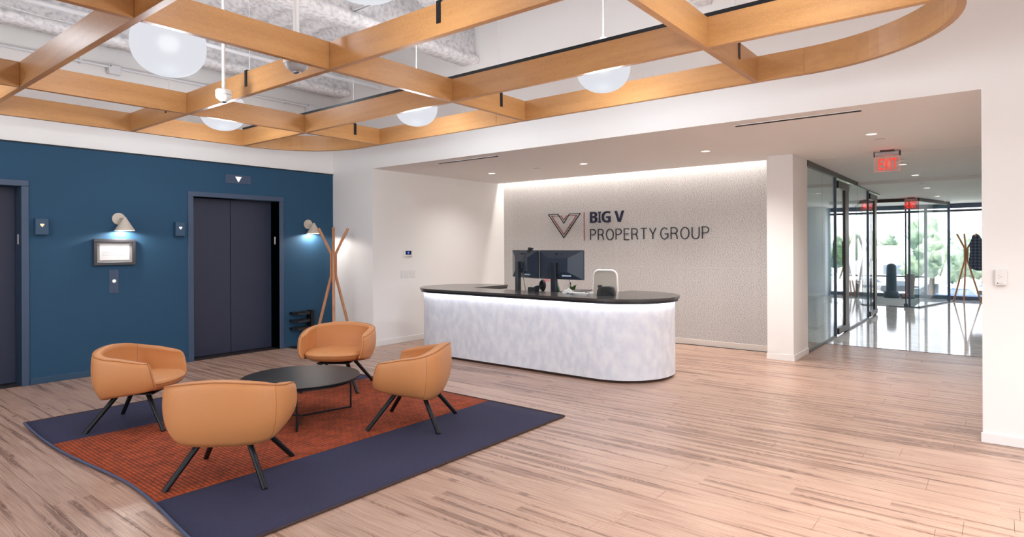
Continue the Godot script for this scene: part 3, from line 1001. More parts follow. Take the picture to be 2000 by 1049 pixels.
	obj("button_ring", lt([Vector2(0.018, 0), Vector2(0.023, 0), Vector2(0.023, 0.005), Vector2(0.018, 0.005)], 24, Transform3D(Basis(Vector3.BACK, -PI / 2), Vector3(0.006, 0.004, 0))), mats["chrome"], t)
	obj("key_slot", bx(Vector3(0.006, -0.122, -0.011), Vector3(0.0075, -0.116, 0.011)), mats["dark reveal"], t)
	# framed drawing
	t = thing("framed_drawing", "pale line drawing of a building in a dark frame under the wall lamp", "framed drawing", Vector3(xw, 1.457, -2.752))
	var f := 0.035
	obj("frame_rail", bx(Vector3(0, 0.155 - f, -0.222), Vector3(0.04, 0.155, 0.222), 0.003), mat("frame grey", Color(0.24, 0.24, 0.265), 0.45), t)
	obj("frame_rail", bx(Vector3(0, -0.158, -0.222), Vector3(0.04, -0.158 + f, 0.222), 0.003), mats["frame grey"], t)
	obj("frame_stile", bx(Vector3(0, -0.158 + f, -0.222), Vector3(0.04, 0.155 - f, -0.222 + f), 0.003), mats["frame grey"], t)
	obj("frame_stile", bx(Vector3(0, -0.158 + f, 0.222 - f), Vector3(0.04, 0.155 - f, 0.222), 0.003), mats["frame grey"], t)
	obj("mount", bx(Vector3(0.004, -0.125, -0.19), Vector3(0.016, 0.122, 0.19)), mat("grey mount", Color(0.60, 0.585, 0.58), 0.8), t)
	var im := Image.create(256, 160, false, Image.FORMAT_RGB8)
	im.fill(Color(0.88, 0.875, 0.875))
	var ink := Color(0.68, 0.68, 0.71)
	for fl in 4:
		for k in 17:
			var px := 22 + k * 12
			var py := int(66 + fl * 13 + absf(k - 8) * 0.7)
			im.fill_rect(Rect2i(px, py, 8, 6), ink)
		im.fill_rect(Rect2i(18, 75 + fl * 13, 212, 1), Color(0.76, 0.76, 0.78))
	for k in 60:
		im.fill_rect(Rect2i(18 + k * 4, 118 + (k * 7) % 3, 3, 1), ink)
		im.fill_rect(Rect2i(18 + int(k * 3.6), 58 - int(12.0 * sin(k / 60.0 * PI)), 4, 1), Color(0.76, 0.76, 0.77))
	var print_ := mat("drawing print", Color.WHITE, 0.8)
	print_.albedo_texture = ImageTexture.create_from_image(im)
	st = new_st()
	var a := Vector3(0.018, -0.1, 0.158)
	var uv := [Vector2(0, 1), Vector2(1, 1), Vector2(1, 0), Vector2(0, 0)]
	var co := [Vector3(0.018, -0.097, 0.158), Vector3(0.018, -0.097, -0.158), Vector3(0.018, 0.094, -0.158), Vector3(0.018, 0.094, 0.158)]
	for i in [0, 2, 1, 0, 3, 2]:
		st.set_uv(uv[i])
		st.add_vertex(co[i])
	obj("drawing", st, print_, t)
	obj("drawing_edge", bx(Vector3(0.016, -0.097, -0.158), Vector3(0.0175, 0.094, 0.158)), mats["white plastic"], t)
	# cone sconces
	for k in 2:
		var z: float = [-2.797, -5.386][k]
		var s := thing("wall_sconce", ["cream cone wall lamp over the framed drawing", "cream cone wall lamp beside the coat rack's prongs"][k], "wall lamp", Vector3(xw, 1.857, z), 0.0)
		var cream := mat("cream metal", Color(0.80, 0.755, 0.70), 0.5)
		obj("wall_plate", cy(Vector3(0, 0, 0), Vector3.RIGHT, 0.072, 0.022, 32, 0.004), cream, s)
		var tip := Vector3(0.12, 0.02, -0.028)
		obj("arm", tb([Vector3(0.02, 0.0, -0.01), Vector3(0.12, 0.0, -0.026)], 0.009, 10), cream, s)
		var cone := new_st()
		var xf := Transform3D(Basis(), Vector3(0.12, -0.145, -0.028))
		lathe(cone, [Vector2(0.108, 0.0), Vector2(0.011, 0.165), Vector2(0.0, 0.168)], 36, xf)
		lathe(cone, [Vector2(0.0, 0.158), Vector2(0.008, 0.156), Vector2(0.104, 0.0), Vector2(0.108, 0.0)], 36, xf)
		obj("cone_shade", cone, cream, s)
		obj("bulb", lt([Vector2(0, 0.03), Vector2(0.028, 0.04), Vector2(0.034, 0.062), Vector2(0.02, 0.09), Vector2(0, 0.1)], 20, xf), glow("warm bulb", Color(1, 0.95, 0.88), 3.0), s)
		var at := s.position + Vector3(0.085, -0.145 + 0.012, -0.028)
		spot(at, at + Vector3(-0.02, -1, 0), Color(1.0, 0.97, 0.94), 0.28, 88.0, 0.03, 0.3)
	# slatted black rack standing at the wall
	t = thing("magazine_rack", "low black metal rack with three slats by the blue wall behind the chair", "rack", Vector3(-8.24, 0, -5.27))
	obj("base_plate", bx(Vector3(-0.085, 0, -0.12), Vector3(0.09, 0.015, 0.22), 0.003), black, t)
	obj("upright", bx(Vector3(-0.07, 0.015, -0.13), Vector3(0.06, 0.545, -0.075), 0.003), black, t)
	for k in 3:
		obj("slat", bx(Vector3(-0.06, 0.50 - 0.115 * k, -0.075), Vector3(0.03, 0.535 - 0.115 * k, 0.22), 0.003), black, t)
		obj("slat_face", bx(Vector3(0.03, 0.485 - 0.115 * k, -0.075), Vector3(0.036, 0.515 - 0.115 * k, 0.13), 0.001), mat("charcoal panel", Color(0.17, 0.18, 0.21), 0.5), t)


# ---------------------------------------------------------------- portal: lights, slots, controls
func downlight(called_label: String, at: Vector3, lit := true, e := 3.2, wide := 70.0, group := "") -> void:
	var t := thing("downlight", called_label, "downlight", at, 0.0, group)
	obj("trim_ring", lt([Vector2(0.052, -0.004), Vector2(0.064, -0.004), Vector2(0.066, 0.0), Vector2(0.052, 0.0)], 28), mats["white plastic"], t)
	obj("lens", lt([Vector2(0, -0.002), Vector2(0.052, -0.002), Vector2(0.052, 0.0), Vector2(0, 0.0)], 28), glow("lit lens", Color(1, 0.95, 0.88), 2.2), t)
	if lit: spot(at + Vector3(0, -0.02, 0), at + Vector3(0, -1, 0), Color(0.98, 0.965, 0.95), e, wide, 0.05)


func portal_fittings() -> void:
	var y := 2.68
	downlight("round downlight in the reception ceiling nearest the exit sign", Vector3(-1.055, y, -7.46))
	downlight("round downlight over the rounded end of the reception desk", Vector3(-2.857, y, -7.46))
	downlight("round downlight above the sign's red bar", Vector3(-4.638, y, -7.46))
	downlight("round downlight nearest the reception side wall", Vector3(-6.365, y, -7.46), true, 1.5)
	for k in [[-5.455, -7.44, "flush white sprinkler cap between two downlights over the monitors"], [-1.03, -7.87, "flush white sprinkler cap just before the exit sign"], [-1.06, -10.0, "flush white sprinkler cap in the corridor behind the exit sign"], [-1.1, -13.5, "flush white sprinkler cap far down the corridor ceiling"]]:
		var t := thing("fire_sprinkler", k[2], "sprinkler cap", Vector3(k[0], y if k[1] > -13 else 2.62, k[1]))
		obj("cap", lt([Vector2(0, -0.012), Vector2(0.05, -0.012), Vector2(0.054, -0.008), Vector2(0.054, -0.006), Vector2(0.04, 0.0), Vector2(0, 0.0)], 24), mats["white plastic"], t)
	for k in [[-6.18, -5.10, "thin black air slot in the ceiling above the reception desk"], [-2.03, -0.94, "thin black air slot in the ceiling before the corridor"]]:
		var t := thing("air_slot", k[2], "air slot")
		obj("slot", bx(Vector3(k[0], y - 0.004, -6.118), Vector3(k[1], y + 0.002, -6.056)), mat("slot black", Color(0.03, 0.03, 0.03), 0.9), t)
		obj("slot_edge", bx(Vector3(k[0] - 0.004, y - 0.004, -6.123), Vector3(k[1] + 0.004, y + 0.001, -6.118)), white, t)
		obj("slot_edge", bx(Vector3(k[0] - 0.004, y - 0.004, -6.056), Vector3(k[1] + 0.004, y + 0.001, -6.051)), white, t)
	# thermostat and switches on the side wall
	var wp: StandardMaterial3D = mats["white plastic"]
	var t := thing("thermostat", "small white thermostat with a blue display on the reception side wall", "thermostat", Vector3(-7.337, 1.4, -6.53))
	obj("case", bx(Vector3(0, -0.052, -0.09), Vector3(0.022, 0.052, 0.09), 0.006), wp, t)
	obj("display", bx(Vector3(0.022, -0.02, -0.062), Vector3(0.0235, 0.042, 0.058)), mat("display dark", Color(0.05, 0.06, 0.12), 0.2), t)
	obj("display_icon", lt([Vector2(0, 0), Vector2(0.02, 0), Vector2(0.02, 0.0008), Vector2(0, 0.0008)], 16, Transform3D(Basis(Vector3.BACK, -PI / 2), Vector3(0.0235, 0.012, 0))), glow("blue icon", Color(0.1, 0.35, 1.0), 0.8), t)
	t = thing("switch_plate", "white plate of five wall switches under the thermostat", "switch plate", Vector3(-7.337, 1.075, -6.54))
	obj("plate", bx(Vector3(0, -0.06, -0.15), Vector3(0.007, 0.06, 0.15), 0.002), wp, t)
	for k in 5:
		obj("rocker", bx(Vector3(0.007, -0.034, -0.134 + 0.056 * k), Vector3(0.0115, 0.034, -0.098 + 0.056 * k), 0.002), wp, t)
	# sensor box on the white wall
	t = thing("wall_sensor", "small white wall box with dots and tiny lettering at the picture's edge", "wall box", Vector3(0.006, 1.255, -5.845))
	obj("case", bx(Vector3(-0.032, -0.06, 0), Vector3(0.04, 0.06, 0.036), 0.006), wp, t)
	for k in [[-0.006, 0.014], [-0.006, -0.006], [0.006, 0.004]]: obj("dot", cy(Vector3(k[0], k[1], 0.036), Vector3.BACK, 0.0028, 0.001, 10), mat("dot grey", Color(0.5, 0.48, 0.49), 0.6), t)
	obj("emblem", cy(Vector3(-0.014, -0.044, 0.036), Vector3.BACK, 0.0045, 0.001, 12), mat("dot dark", Color(0.2, 0.19, 0.21), 0.6), t)
	for k in 6: obj("lettering", bx(Vector3(-0.006 + 0.004 * k, -0.0455, 0.036), Vector3(-0.0035 + 0.004 * k, -0.0425, 0.0368)), mats["dot grey"], t)


# ---------------------------------------------------------------- exit sign
func text_mesh(s: String, bold: bool, w: float, h: float, depth: float) -> Array:
	# [mesh, transform that fits it into w x h, its lower left corner at the origin]
	var f := SystemFont.new()
	f.font_names = PackedStringArray(["Droid Sans"])
	f.font_weight = 700 if bold else 400
	var t := TextMesh.new()
	t.text = s
	t.font = f
	t.font_size = 64
	t.pixel_size = 0.01
	t.depth = 0.1
	t.curve_step = 1.0
	t.horizontal_alignment = HORIZONTAL_ALIGNMENT_LEFT
	var b := t.get_aabb()
	var sc := Vector3(w / b.size.x, h / b.size.y, depth / b.size.z)
	return [t, Transform3D(Basis.from_scale(sc), -b.position * sc)]


func exit_sign(at: Vector3, label: String, chevron := false) -> void:
	var t := thing("exit_sign", label, "exit sign", at)
	var alu := mat("brushed aluminium", Color(0.62, 0.60, 0.60), 0.4, 0.5)
	var w := 0.285
	obj("ceiling_plate", bx(Vector3(-0.075, -0.016, -0.045), Vector3(0.075, 0.0, 0.045), 0.002), mats["bronze metal"], t)
	obj("housing", bx(Vector3(-w / 2 + 0.008, -0.07, -0.024), Vector3(w / 2 - 0.008, -0.016, 0.024), 0.008), alu, t)
	for s in [-1, 1]: obj("end_cap", bx(Vector3(s * (w / 2 - 0.004) - 0.005, -0.078, -0.027), Vector3(s * (w / 2 - 0.004) + 0.005, -0.012, 0.027), 0.003), mat("dark plastic", Color(0.16, 0.15, 0.16), 0.5), t)
	obj("pane", bx(Vector3(-w / 2 + 0.006, -0.262, -0.003), Vector3(w / 2 - 0.006, -0.07, 0.003)), pane_glass("red lit acrylic", Color(0.90, 0.62, 0.58), 0.10), t)
	var red := glow("lit red", Color(1.0, 0.22, 0.14), 0.72)
	obj("pane_edge", bx(Vector3(-w / 2 + 0.006, -0.264, -0.0035), Vector3(w / 2 - 0.006, -0.261, 0.0035)), glow("edge red", Color(1.0, 0.35, 0.3), 0.8), t)
	for s in [-1, 1]: obj("pane_edge", bx(Vector3(s * (w / 2 - 0.006) - 0.0015, -0.262, -0.0035), Vector3(s * (w / 2 - 0.006) + 0.0015, -0.07, 0.0035)), mats["edge red"], t)
	var x := -0.092
	for ch in ["E", "X", "I", "T"]:
		var cw := 0.02 if ch == "I" else 0.052
		var m := text_mesh(ch, true, cw, 0.142, 0.004)
		for side in [1]:
			var xf: Transform3D = m[1]
			var place := Transform3D(Basis(), Vector3(x, -0.243, 0.0035)) if side == 1 else Transform3D(Basis(Vector3.UP, PI), Vector3(-x, -0.243, -0.0035))
			raw("letter", m[0], red, t, place * xf)
		x += cw + 0.007
	if chevron:
		for side in [1]:
			var st := new_st()
			ribbon(st, [Vector2(-0.105, -0.13), Vector2(-0.128, -0.168), Vector2(-0.105, -0.206)], 0.016, 0.004, Transform3D(Basis(Vector3.UP, 0.0 if side == 1 else PI), Vector3(0, 0, 0.0035 * side)))
			obj("chevron", st, red, t)
	omni(at + Vector3(0, -0.16, 0.05), Color(1.0, 0.2, 0.14), 0.006, 0.05)


# ---------------------------------------------------------------- glass corridor beyond the portal
func hall() -> void:
	exit_sign(Vector3(-1.083, 2.68, -8.85), "red lit exit sign hanging in the corridor mouth")
	exit_sign(Vector3(-1.62, 2.62, -17.2), "smaller red exit sign with arrows over the far glass doors", true)
	for k in [[-10.57, "round downlight just behind the exit sign in the corridor"], [-12.33, "second corridor downlight behind the exit sign"], [-14.5, "third corridor downlight behind the exit sign"], [-17.1, "fourth corridor downlight, close to the far glass doors"], [-19.2, "farthest corridor downlight, by the window wall"]]:
		downlight(k[1], Vector3(-1.1, 2.68 if k[0] > -13.0 else 2.62, k[0]), true, 1.9, 46.0)
	var bronze: StandardMaterial3D = mats["bronze metal"]
	var mull: StandardMaterial3D = mats["dark mullion"]
	var glass: StandardMaterial3D = mats["clear glass"]
	var x := -2.07
	# partition along the corridor
	var t := thing("glass_partition", "clear glass partition with a bronze head rail along the corridor", "glass partition")
	obj("head_rail", bx(Vector3(x - 0.04, 2.60, -15.7), Vector3(x + 0.01, 2.68, -9.155), 0.002), bronze, t)
	obj("floor_rail", bx(Vector3(x - 0.03, 0, -11.05), Vector3(x + 0.005, 0.03, -9.155), 0.002), mat("dull steel", Color(0.42, 0.41, 0.40), 0.35, 0.6), t)
	obj("floor_rail", bx(Vector3(x - 0.03, 0, -14.2), Vector3(x + 0.005, 0.03, -12.1), 0.002), mats["dull steel"], t)
	for k in [[-9.17, -10.13], [-10.136, -11.0], [-12.12, -13.1], [-13.106, -14.16]]:
		obj("pane", bx(Vector3(x - 0.02, 0.03, k[1]), Vector3(x - 0.008, 2.60, k[0])), glass, t)
	for z in [-11.03, -14.2]: obj("post", bx(Vector3(x - 0.035, 0, z - 0.02), Vector3(x + 0.01, 2.60, z + 0.02), 0.002), mull, t)
	for k in 2:
		var z0: float = [-11.07, -14.24][k]
		var z1: float = [-12.09, -15.27][k]
		var d := structure("door_%d" % (k + 3), ["glass door with bronze stile, nearer one in the glass partition", "glass door with bronze stile, farther one in the glass partition"][k], "glass door")
		obj("pane", bx(Vector3(x - 0.02, 0.06, z1 + 0.02), Vector3(x - 0.008, 2.50, z0)), glass, d)
		obj("door_stile", bx(Vector3(x - 0.04, 0.02, z1 + 0.01), Vector3(x + 0.012, 2.5, z1 + 0.33), 0.003) if k == 0 else bx(Vector3(x - 0.04, 0.02, z1 + 0.05), Vector3(x + 0.012, 2.5, z1 + 0.32), 0.003), bronze, d)
		obj("door_shoe", bx(Vector3(x - 0.045, 0.03, z1), Vector3(x + 0.017, 0.13, z0 - 0.12), 0.003), bronze, d)
		obj("door_shoe", bx(Vector3(x - 0.045, 2.44, z1), Vector3(x + 0.017, 2.56, z0 - 0.12), 0.003), bronze, d)
		obj("door_pivot", cy(Vector3(x - 0.014, 0, z1 + 0.2), Vector3.UP, 0.03, 0.03, 14), bronze, d)
		obj("door_lock", bx(Vector3(x - 0.03, 1.05, z0 - 0.09), Vector3(x + 0.004, 1.15, z0 - 0.03), 0.003), mats["chrome"], d)
	# far glass cross wall with doors
	t = thing("glass_screen", "far glass screen of corner panes under a dark head rail", "glass screen")
	var zc := -17.38
	obj("head_rail", bx(Vector3(-3.4, 2.535, zc - 0.04), Vector3(-1.47, 2.615, zc + 0.03), 0.002), bronze, t)
	obj("post", bx(Vector3(-1.70, 0, zc - 0.03), Vector3(-1.655, 2.535, zc + 0.03), 0.002), mull, t)
	obj("pane", bx(Vector3(-1.655, 0.02, zc - 0.006), Vector3(-1.49, 2.535, zc + 0.006)), mats["green edge glass"], t)
	obj("pane_edge", bx(Vector3(-1.495, 0.02, zc - 0.012), Vector3(-1.485, 2.535, zc + 0.012)), mat("glass edge", Color(0.30, 0.42, 0.46), 0.2), t)
	obj("floor_rail", bx(Vector3(-2.1, 0, zc - 0.03), Vector3(-1.48, 0.02, zc + 0.03)), mull, t)
	var a := Vector3(-1.49, 0, zc)
	var b := Vector3(-1.02, 0, -19.55)
	var dir := (b - a).normalized()
	var yaw := atan2(dir.x, dir.z)
	var len := (b - a).length()
	for i in 3:
		var st := new_st()
		box(st, Vector3(-0.006, 0.03, len * i / 3 + 0.004), Vector3(0.006, 2.535, len * (i + 1) / 3 - 0.004), 0.0, Transform3D(Basis(Vector3.UP, yaw), a))
		obj("pane", st, mats["clear glass"], t)
	var st2 := new_st()
	box(st2, Vector3(-0.02, 2.535, 0), Vector3(0.02, 2.615, len), 0.002, Transform3D(Basis(Vector3.UP, yaw), a))
	obj("head_rail", st2, bronze, t)
	st2 = new_st()
	box(st2, Vector3(-0.02, 0, 0), Vector3(0.02, 0.03, len), 0.002, Transform3D(Basis(Vector3.UP, yaw), a))
	obj("floor_rail", st2, mats["dull steel"], t)
	obj("post", bx(Vector3(b.x - 0.03, 0, b.z - 0.04), Vector3(b.x + 0.03, 2.615, b.z + 0.03), 0.003), mull, t)
	var d5 := structure("door_5", "far glass door with a dark stile under the smaller exit sign", "glass door")
	obj("door_stile", bx(Vector3(-1.765, 0.02, zc - 0.02), Vector3(-1.735, 2.53, zc + 0.02), 0.002), mull, d5)
	obj("pane", bx(Vector3(-2.6, 0.03, zc - 0.006), Vector3(-1.765, 2.53, zc + 0.006)), mats["clear glass"], d5)
	obj("door_shoe", bx(Vector3(-1.79, 0.0, zc - 0.03), Vector3(-1.71, 0.09, zc + 0.03), 0.003), mull, d5)
	# window wall
	var win := structure("window_3", "floor to ceiling window wall at the end of the corridor", "window")
	var zw := -20.6
	obj("window_sill", bx(Vector3(-8, 0, zw - 0.06), Vector3(-0.1, 0.10, zw + 0.06), 0.003), mull, win)
	obj("window_head", bx(Vector3(-8, 2.5, zw - 0.06), Vector3(-0.1, 2.62, zw + 0.06), 0.003), mull, win)
	obj("blind_box", bx(Vector3(-8, 2.40, zw + 0.02), Vector3(-0.1, 2.46, zw + 0.09), 0.003), mats["frame grey"], win)
	for mx in [-8.0, -6.4, -4.8, -3.2, -1.6, -0.135]:
		obj("mullion", bx(Vector3(mx - 0.035, 0.10, zw - 0.06), Vector3(mx + 0.035, 2.5, zw + 0.06), 0.003), mull, win)
	for i in 5:
		var x0: float = [-8.0, -6.4, -4.8, -3.2, -1.6][i]
		var x1: float = [-6.4, -4.8, -3.2, -1.6, -0.135][i]
		obj("pane", bx(Vector3(x0 + 0.035, 0.1, zw - 0.006), Vector3(x1 - 0.035, 2.5, zw + 0.006)), mats["window glass"], win)
		if x1 < -1.5: obj("transom", bx(Vector3(x0 + 0.035, 0.575, zw - 0.03), Vector3(x1 - 0.035, 0.615, zw + 0.03)), mull, win)
	# walls closing the office
	st2 = bx(Vector3(-8.2, 0, -20.7), Vector3(-8.0, 2.83, -9.15))
	tag(obj("wall_office", st2, white), "white walls closing the far office", "wall", "", "structure")
	tag(obj("wall_column", bx(Vector3(-4.75, 0, -20.3), Vector3(-3.95, 2.62, -19.6), 0.004), mat("grey column paint", Color(0.62, 0.69, 0.76), 0.6)), "pale grey column seen through the glass partition", "column", "", "structure")
	t = thing("office_cabinet", "low grey office cabinet behind the glass partition", "cabinet", Vector3(-3.4, 0, -12.0))
	var cg := mat("cabinet grey", Color(0.47, 0.51, 0.57), 0.35)
	obj("body", bx(Vector3(-0.9, 0.06, -0.24), Vector3(0.9, 0.60, 0.23), 0.003), cg, t)
	obj("plinth", bx(Vector3(-0.88, 0, -0.2), Vector3(0.88, 0.06, 0.2)), mats["frame grey"], t)
	obj("top", bx(Vector3(-0.92, 0.60, -0.26), Vector3(0.92, 0.625, 0.26), 0.003), mat("pale top", Color(0.80, 0.82, 0.84), 0.25), t)
	for k in 3: obj("door", bx(Vector3(-0.89 + 0.6 * k, 0.07, 0.231), Vector3(-0.31 + 0.6 * k, 0.59, 0.247), 0.002), cg, t)
	# things standing in the far room
	t = thing("dark_post", "tall dark rounded floor stand with a flared foot in the far room", "floor stand", Vector3(-2.38, 0.008, -20.2))
	var navy := mat("dark slate plastic", Color(0.21, 0.23, 0.34), 0.5)
	obj("post_body", lt([Vector2(0, 0.2), Vector2(0.135, 0.2), Vector2(0.128, 0.6), Vector2(0.122, 0.86), Vector2(0.10, 0.93), Vector2(0.05, 0.965), Vector2(0, 0.97)], 28), navy, t)
	obj("post_foot", lt([Vector2(0, 0), Vector2(0.2, 0), Vector2(0.205, 0.06), Vector2(0.17, 0.16), Vector2(0.135, 0.21), Vector2(0, 0.21)], 28), navy, t)
	for k in [[-2.98, -20.15, "orange brown leather pouf cube nearer the dark floor stand"], [-3.42, -20.1, "orange brown leather pouf cube half behind the bronze door stile"]]:
		t = thing("leather_pouf", k[2], "pouf", Vector3(k[0], 0.008, k[1]))
		obj("pouf_body", bx(Vector3(-0.2, 0.03, -0.2), Vector3(0.2, 0.40, 0.2), 0.04), mat("orange leather", Color(0.72, 0.42, 0.30), 0.5), t)
		obj("pouf_lid", bx(Vector3(-0.195, 0.405, -0.195), Vector3(0.195, 0.46, 0.195), 0.02), mats["orange leather"], t)
		obj("pouf_foot", bx(Vector3(-0.17, 0, -0.17), Vector3(0.17, 0.03, 0.17)), black, t)
	t = thing("leather_boots", "tall pinkish tan boot shape standing beside the far door stile", "boot", Vector3(-1.92, 0.008, -20.1))
	obj("boot_shaft", lt([Vector2(0, 0.12), Vector2(0.08, 0.12), Vector2(0.095, 0.35), Vector2(0.11, 0.6), Vector2(0.10, 0.68), Vector2(0, 0.68)], 20), mat("pinkish leather", Color(0.72, 0.53, 0.48), 0.6), t)
	obj("boot_foot", bx(Vector3(-0.2, 0.03, -0.09), Vector3(0.09, 0.13, 0.09), 0.04), mats["pinkish leather"], t)
	obj("boot_sole", bx(Vector3(-0.21, 0.0, -0.1), Vector3(0.1, 0.03, 0.1), 0.01), mat("brown sole", Color(0.35, 0.23, 0.18), 0.7), t)


# ---------------------------------------------------------------- outside the far windows
func outdoors() -> void:
	var gy := -4.2
	tag(obj("ground", bx(Vector3(-150, gy - 0.5, -330), Vector3(110, gy, -24)), mat("asphalt", Color(0.66, 0.66, 0.66), 0.9)), "pale car park asphalt outside the windows", "ground", "", "structure")
	tag(obj("lawn", bx(Vector3(-60, gy, -62), Vector3(60, gy + 0.05, -40)), mat("lawn green", Color(0.50, 0.62, 0.36), 0.95)), "green lawn strip between building and car park", "lawn", "", "structure")
	var t := thing("warehouse", "long low white building across the car park", "building", Vector3(-29.0, gy, -116))
	var wall := mat("warehouse white", Color(0.84, 0.83, 0.82), 0.8)
	obj("wall", bx(Vector3(-42, 0, -15), Vector3(30, 5.4, 0), 0.05), wall, t)
	obj("roof_band", bx(Vector3(-42.1, 3.4, -0.05), Vector3(30.1, 5.6, 0.15), 0.03), mat("warehouse band", Color(0.93, 0.92, 0.9), 0.8), t)
	for k in 9: obj("window", bx(Vector3(-39 + 7.6 * k, 0.9, 0.0), Vector3(-35.4 + 7.6 * k, 2.4, 0.05)), mat("dim glass", Color(0.42, 0.47, 0.52), 0.2), t)
	# trees
	var leaf := mat("tree foliage", Color.WHITE, 0.9)
	leaf.albedo_texture = noise_tex(noise(101, 0.05, 3), [[0.2, Color(0.44, 0.53, 0.45)], [0.8, Color(0.66, 0.73, 0.62)]], 256)
	world_mapped(leaf, Vector3.ONE * 0.12)
	var bark := mat("bark", Color(0.36, 0.29, 0.24), 0.9)
	var spots := []
	for k in 13: spots.append([-86.0 + k * 7.6, -142.0 - 9.0 * (k % 2), 7.8 + 0.45 * ((k * 5) % 4), "pale green tree in the row behind the white building"])
	spots.append([-5.6, -78.0, 8.6, "broad pale green tree seen through the glass behind the smaller exit sign"])
	spots.append([-1.4, -90.0, 9.0, "pale green tree seen above the checked shirt"])
	spots.append([-12.3, -62.0, 7.4, "green tree seen through the nearer glass partition pane"])
	spots.append([-23.0, -66.0, 9.0, "green car park tree hidden behind the reception walls, nearer one"])
	spots.append([-33.0, -74.0, 9.5, "green car park tree hidden behind the reception walls, farther one"])
	spots.append([6.5, -95.0, 10.0, "green car park tree hidden behind the white sensor wall"])
	for k in spots.size():
		var s: Array = spots[k]
		var tree := thing("tree", s[3], "tree", Vector3(s[0], gy, s[1]), 0.0, "trees behind the white building" if k < 13 else "")
		obj("trunk", tb([Vector3(0, 0, 0), Vector3(0.1, s[2] * 0.3, 0), Vector3(0, s[2] * 0.6, 0.1)], [0.28, 0.2, 0.1], 8), bark, tree)
		var n := noise(200 + k, 0.55, 4)
		var st := new_st()
		st.set_smooth_group(1)
		for b in 11:
			var c := Vector3(rng.randf_range(-1, 1) * s[2] * 0.22, s[2] * rng.randf_range(0.36, 0.84), rng.randf_range(-1, 1) * s[2] * 0.22)
			var r: float = s[2] * rng.randf_range(0.11, 0.2)
			var pts := []
			for i in 13:
				var row := []
				for j in 20:
					var lat := lerpf(-PI / 2, PI / 2, i / 12.0)
					var lon := TAU * j / 20
					var d := Vector3(cos(lat) * cos(lon), sin(lat), cos(lat) * sin(lon))
					row.append(c + d * r * (1.0 + 0.8 * n.get_noise_3dv((c + d * r) * 2.2)))
				pts.append(row)
			for i in 12:
				for j in 20:
					quad(st, pts[i][j], pts[i + 1][j], pts[i + 1][(j + 1) % 20], pts[i][(j + 1) % 20])
		obj("crown", st, leaf, tree)
	# parked cars
	var cols := [[Color(0.25, 0.36, 0.55), "blue"], [Color(0.86, 0.87, 0.88), "white"], [Color(0.55, 0.57, 0.60), "silver"], [Color(0.30, 0.31, 0.34), "dark grey"], [Color(0.80, 0.81, 0.82), "pale grey"]]
	var at := [[-2.7, -72.0], [-0.4, -86.0], [-5.2, -80.0], [-9.0, -84.0], [-13.0, -90.0]]
	for k in 5:
		var car := thing("car", "%s parked car outside the corridor windows" % cols[k][1], "car", Vector3(at[k][0], gy, at[k][1]), 0.12 * k)
		var paint := mat("%s car paint" % cols[k][1], cols[k][0], 0.25, 0.2)
		var st := new_st()
		prism(st, PackedVector2Array([Vector2(-2.2, 0.3), Vector2(2.2, 0.3), Vector2(2.25, 0.62), Vector2(2.1, 0.82), Vector2(1.25, 0.93), Vector2(-1.6, 0.98), Vector2(-2.15, 0.93), Vector2(-2.25, 0.6)]), -0.88, 0.88)
		obj("car_body", st, paint, car)
		st = new_st()
		prism(st, PackedVector2Array([Vector2(1.2, 0.93), Vector2(0.5, 1.42), Vector2(-0.9, 1.45), Vector2(-1.65, 0.98)]), -0.78, 0.78)
		obj("cabin", st, mats["dim glass"], car)
		st = new_st()
		prism(st, PackedVector2Array([Vector2(0.48, 1.42), Vector2(-0.9, 1.445), Vector2(-0.86, 1.49), Vector2(0.4, 1.47)]), -0.74, 0.74)
		obj("car_roof", st, paint, car)
		for x in [-1.35, 1.35]:
			for z in [-0.8, 0.8]: obj("wheel", cy(Vector3(x, 0.32, z - 0.1), Vector3.BACK, 0.32, 0.2, 18, 0.03), mat("tyre", Color(0.08, 0.08, 0.08), 0.8), car)


# ---------------------------------------------------------------- reception desk and sign
func stadium(inset: float, u_shape := true) -> PackedVector2Array:
	var r := 0.68 - inset
	var poly := PackedVector2Array()
	for p in arc(Vector2(-6.0, -6.48), r, r, 270, 90, 30): poly.append(p)
	for p in arc(Vector2(-3.52, -6.48), r, r, 90, -90, 30): poly.append(p)
	if u_shape:
		for p in [Vector2(-3.75, -6.48 - r), Vector2(-3.75, -6.37 + inset * 0.5), Vector2(-5.8, -6.37 + inset * 0.5), Vector2(-5.8, -6.48 - r)]: poly.append(p)
	return poly


const GLYPH := {
	"P": [0.58, [[[0, 0], [0, 1], [0.30, 1], "a", 0.30, 0.745, 0.26, 0.255, 90, -90, [0, 0.49]]]],
	"R": [0.62, [[[0, 0], [0, 1], [0.30, 1], "a", 0.30, 0.745, 0.26, 0.255, 90, -90, [0, 0.49]], [[0.34, 0.49], [0.46, 0.42], [0.52, 0.28], [0.58, 0]]]],
	"O": [0.74, [["c", 0.37, 0.5, 0.37, 0.5]]],
	"E": [0.50, [[[0.5, 0], [0, 0], [0, 1], [0.5, 1]], [[0, 0.52], [0.44, 0.52]]]],
	"T": [0.60, [[[0, 1], [0.6, 1]], [[0.3, 0], [0.3, 1]]]],
	"Y": [0.62, [[[0, 1], [0.31, 0.46], [0.62, 1]], [[0.31, 0], [0.31, 0.46]]]],
	"G": [0.70, [["a", 0.36, 0.5, 0.36, 0.5, 42, 318, [0.68, 0.17], [0.68, 0.46], [0.40, 0.46]]]],
	"U": [0.62, [[[0, 1], [0, 0.31], "a", 0.31, 0.31, 0.31, 0.31, 180, 360, [0.62, 1]]]],
}


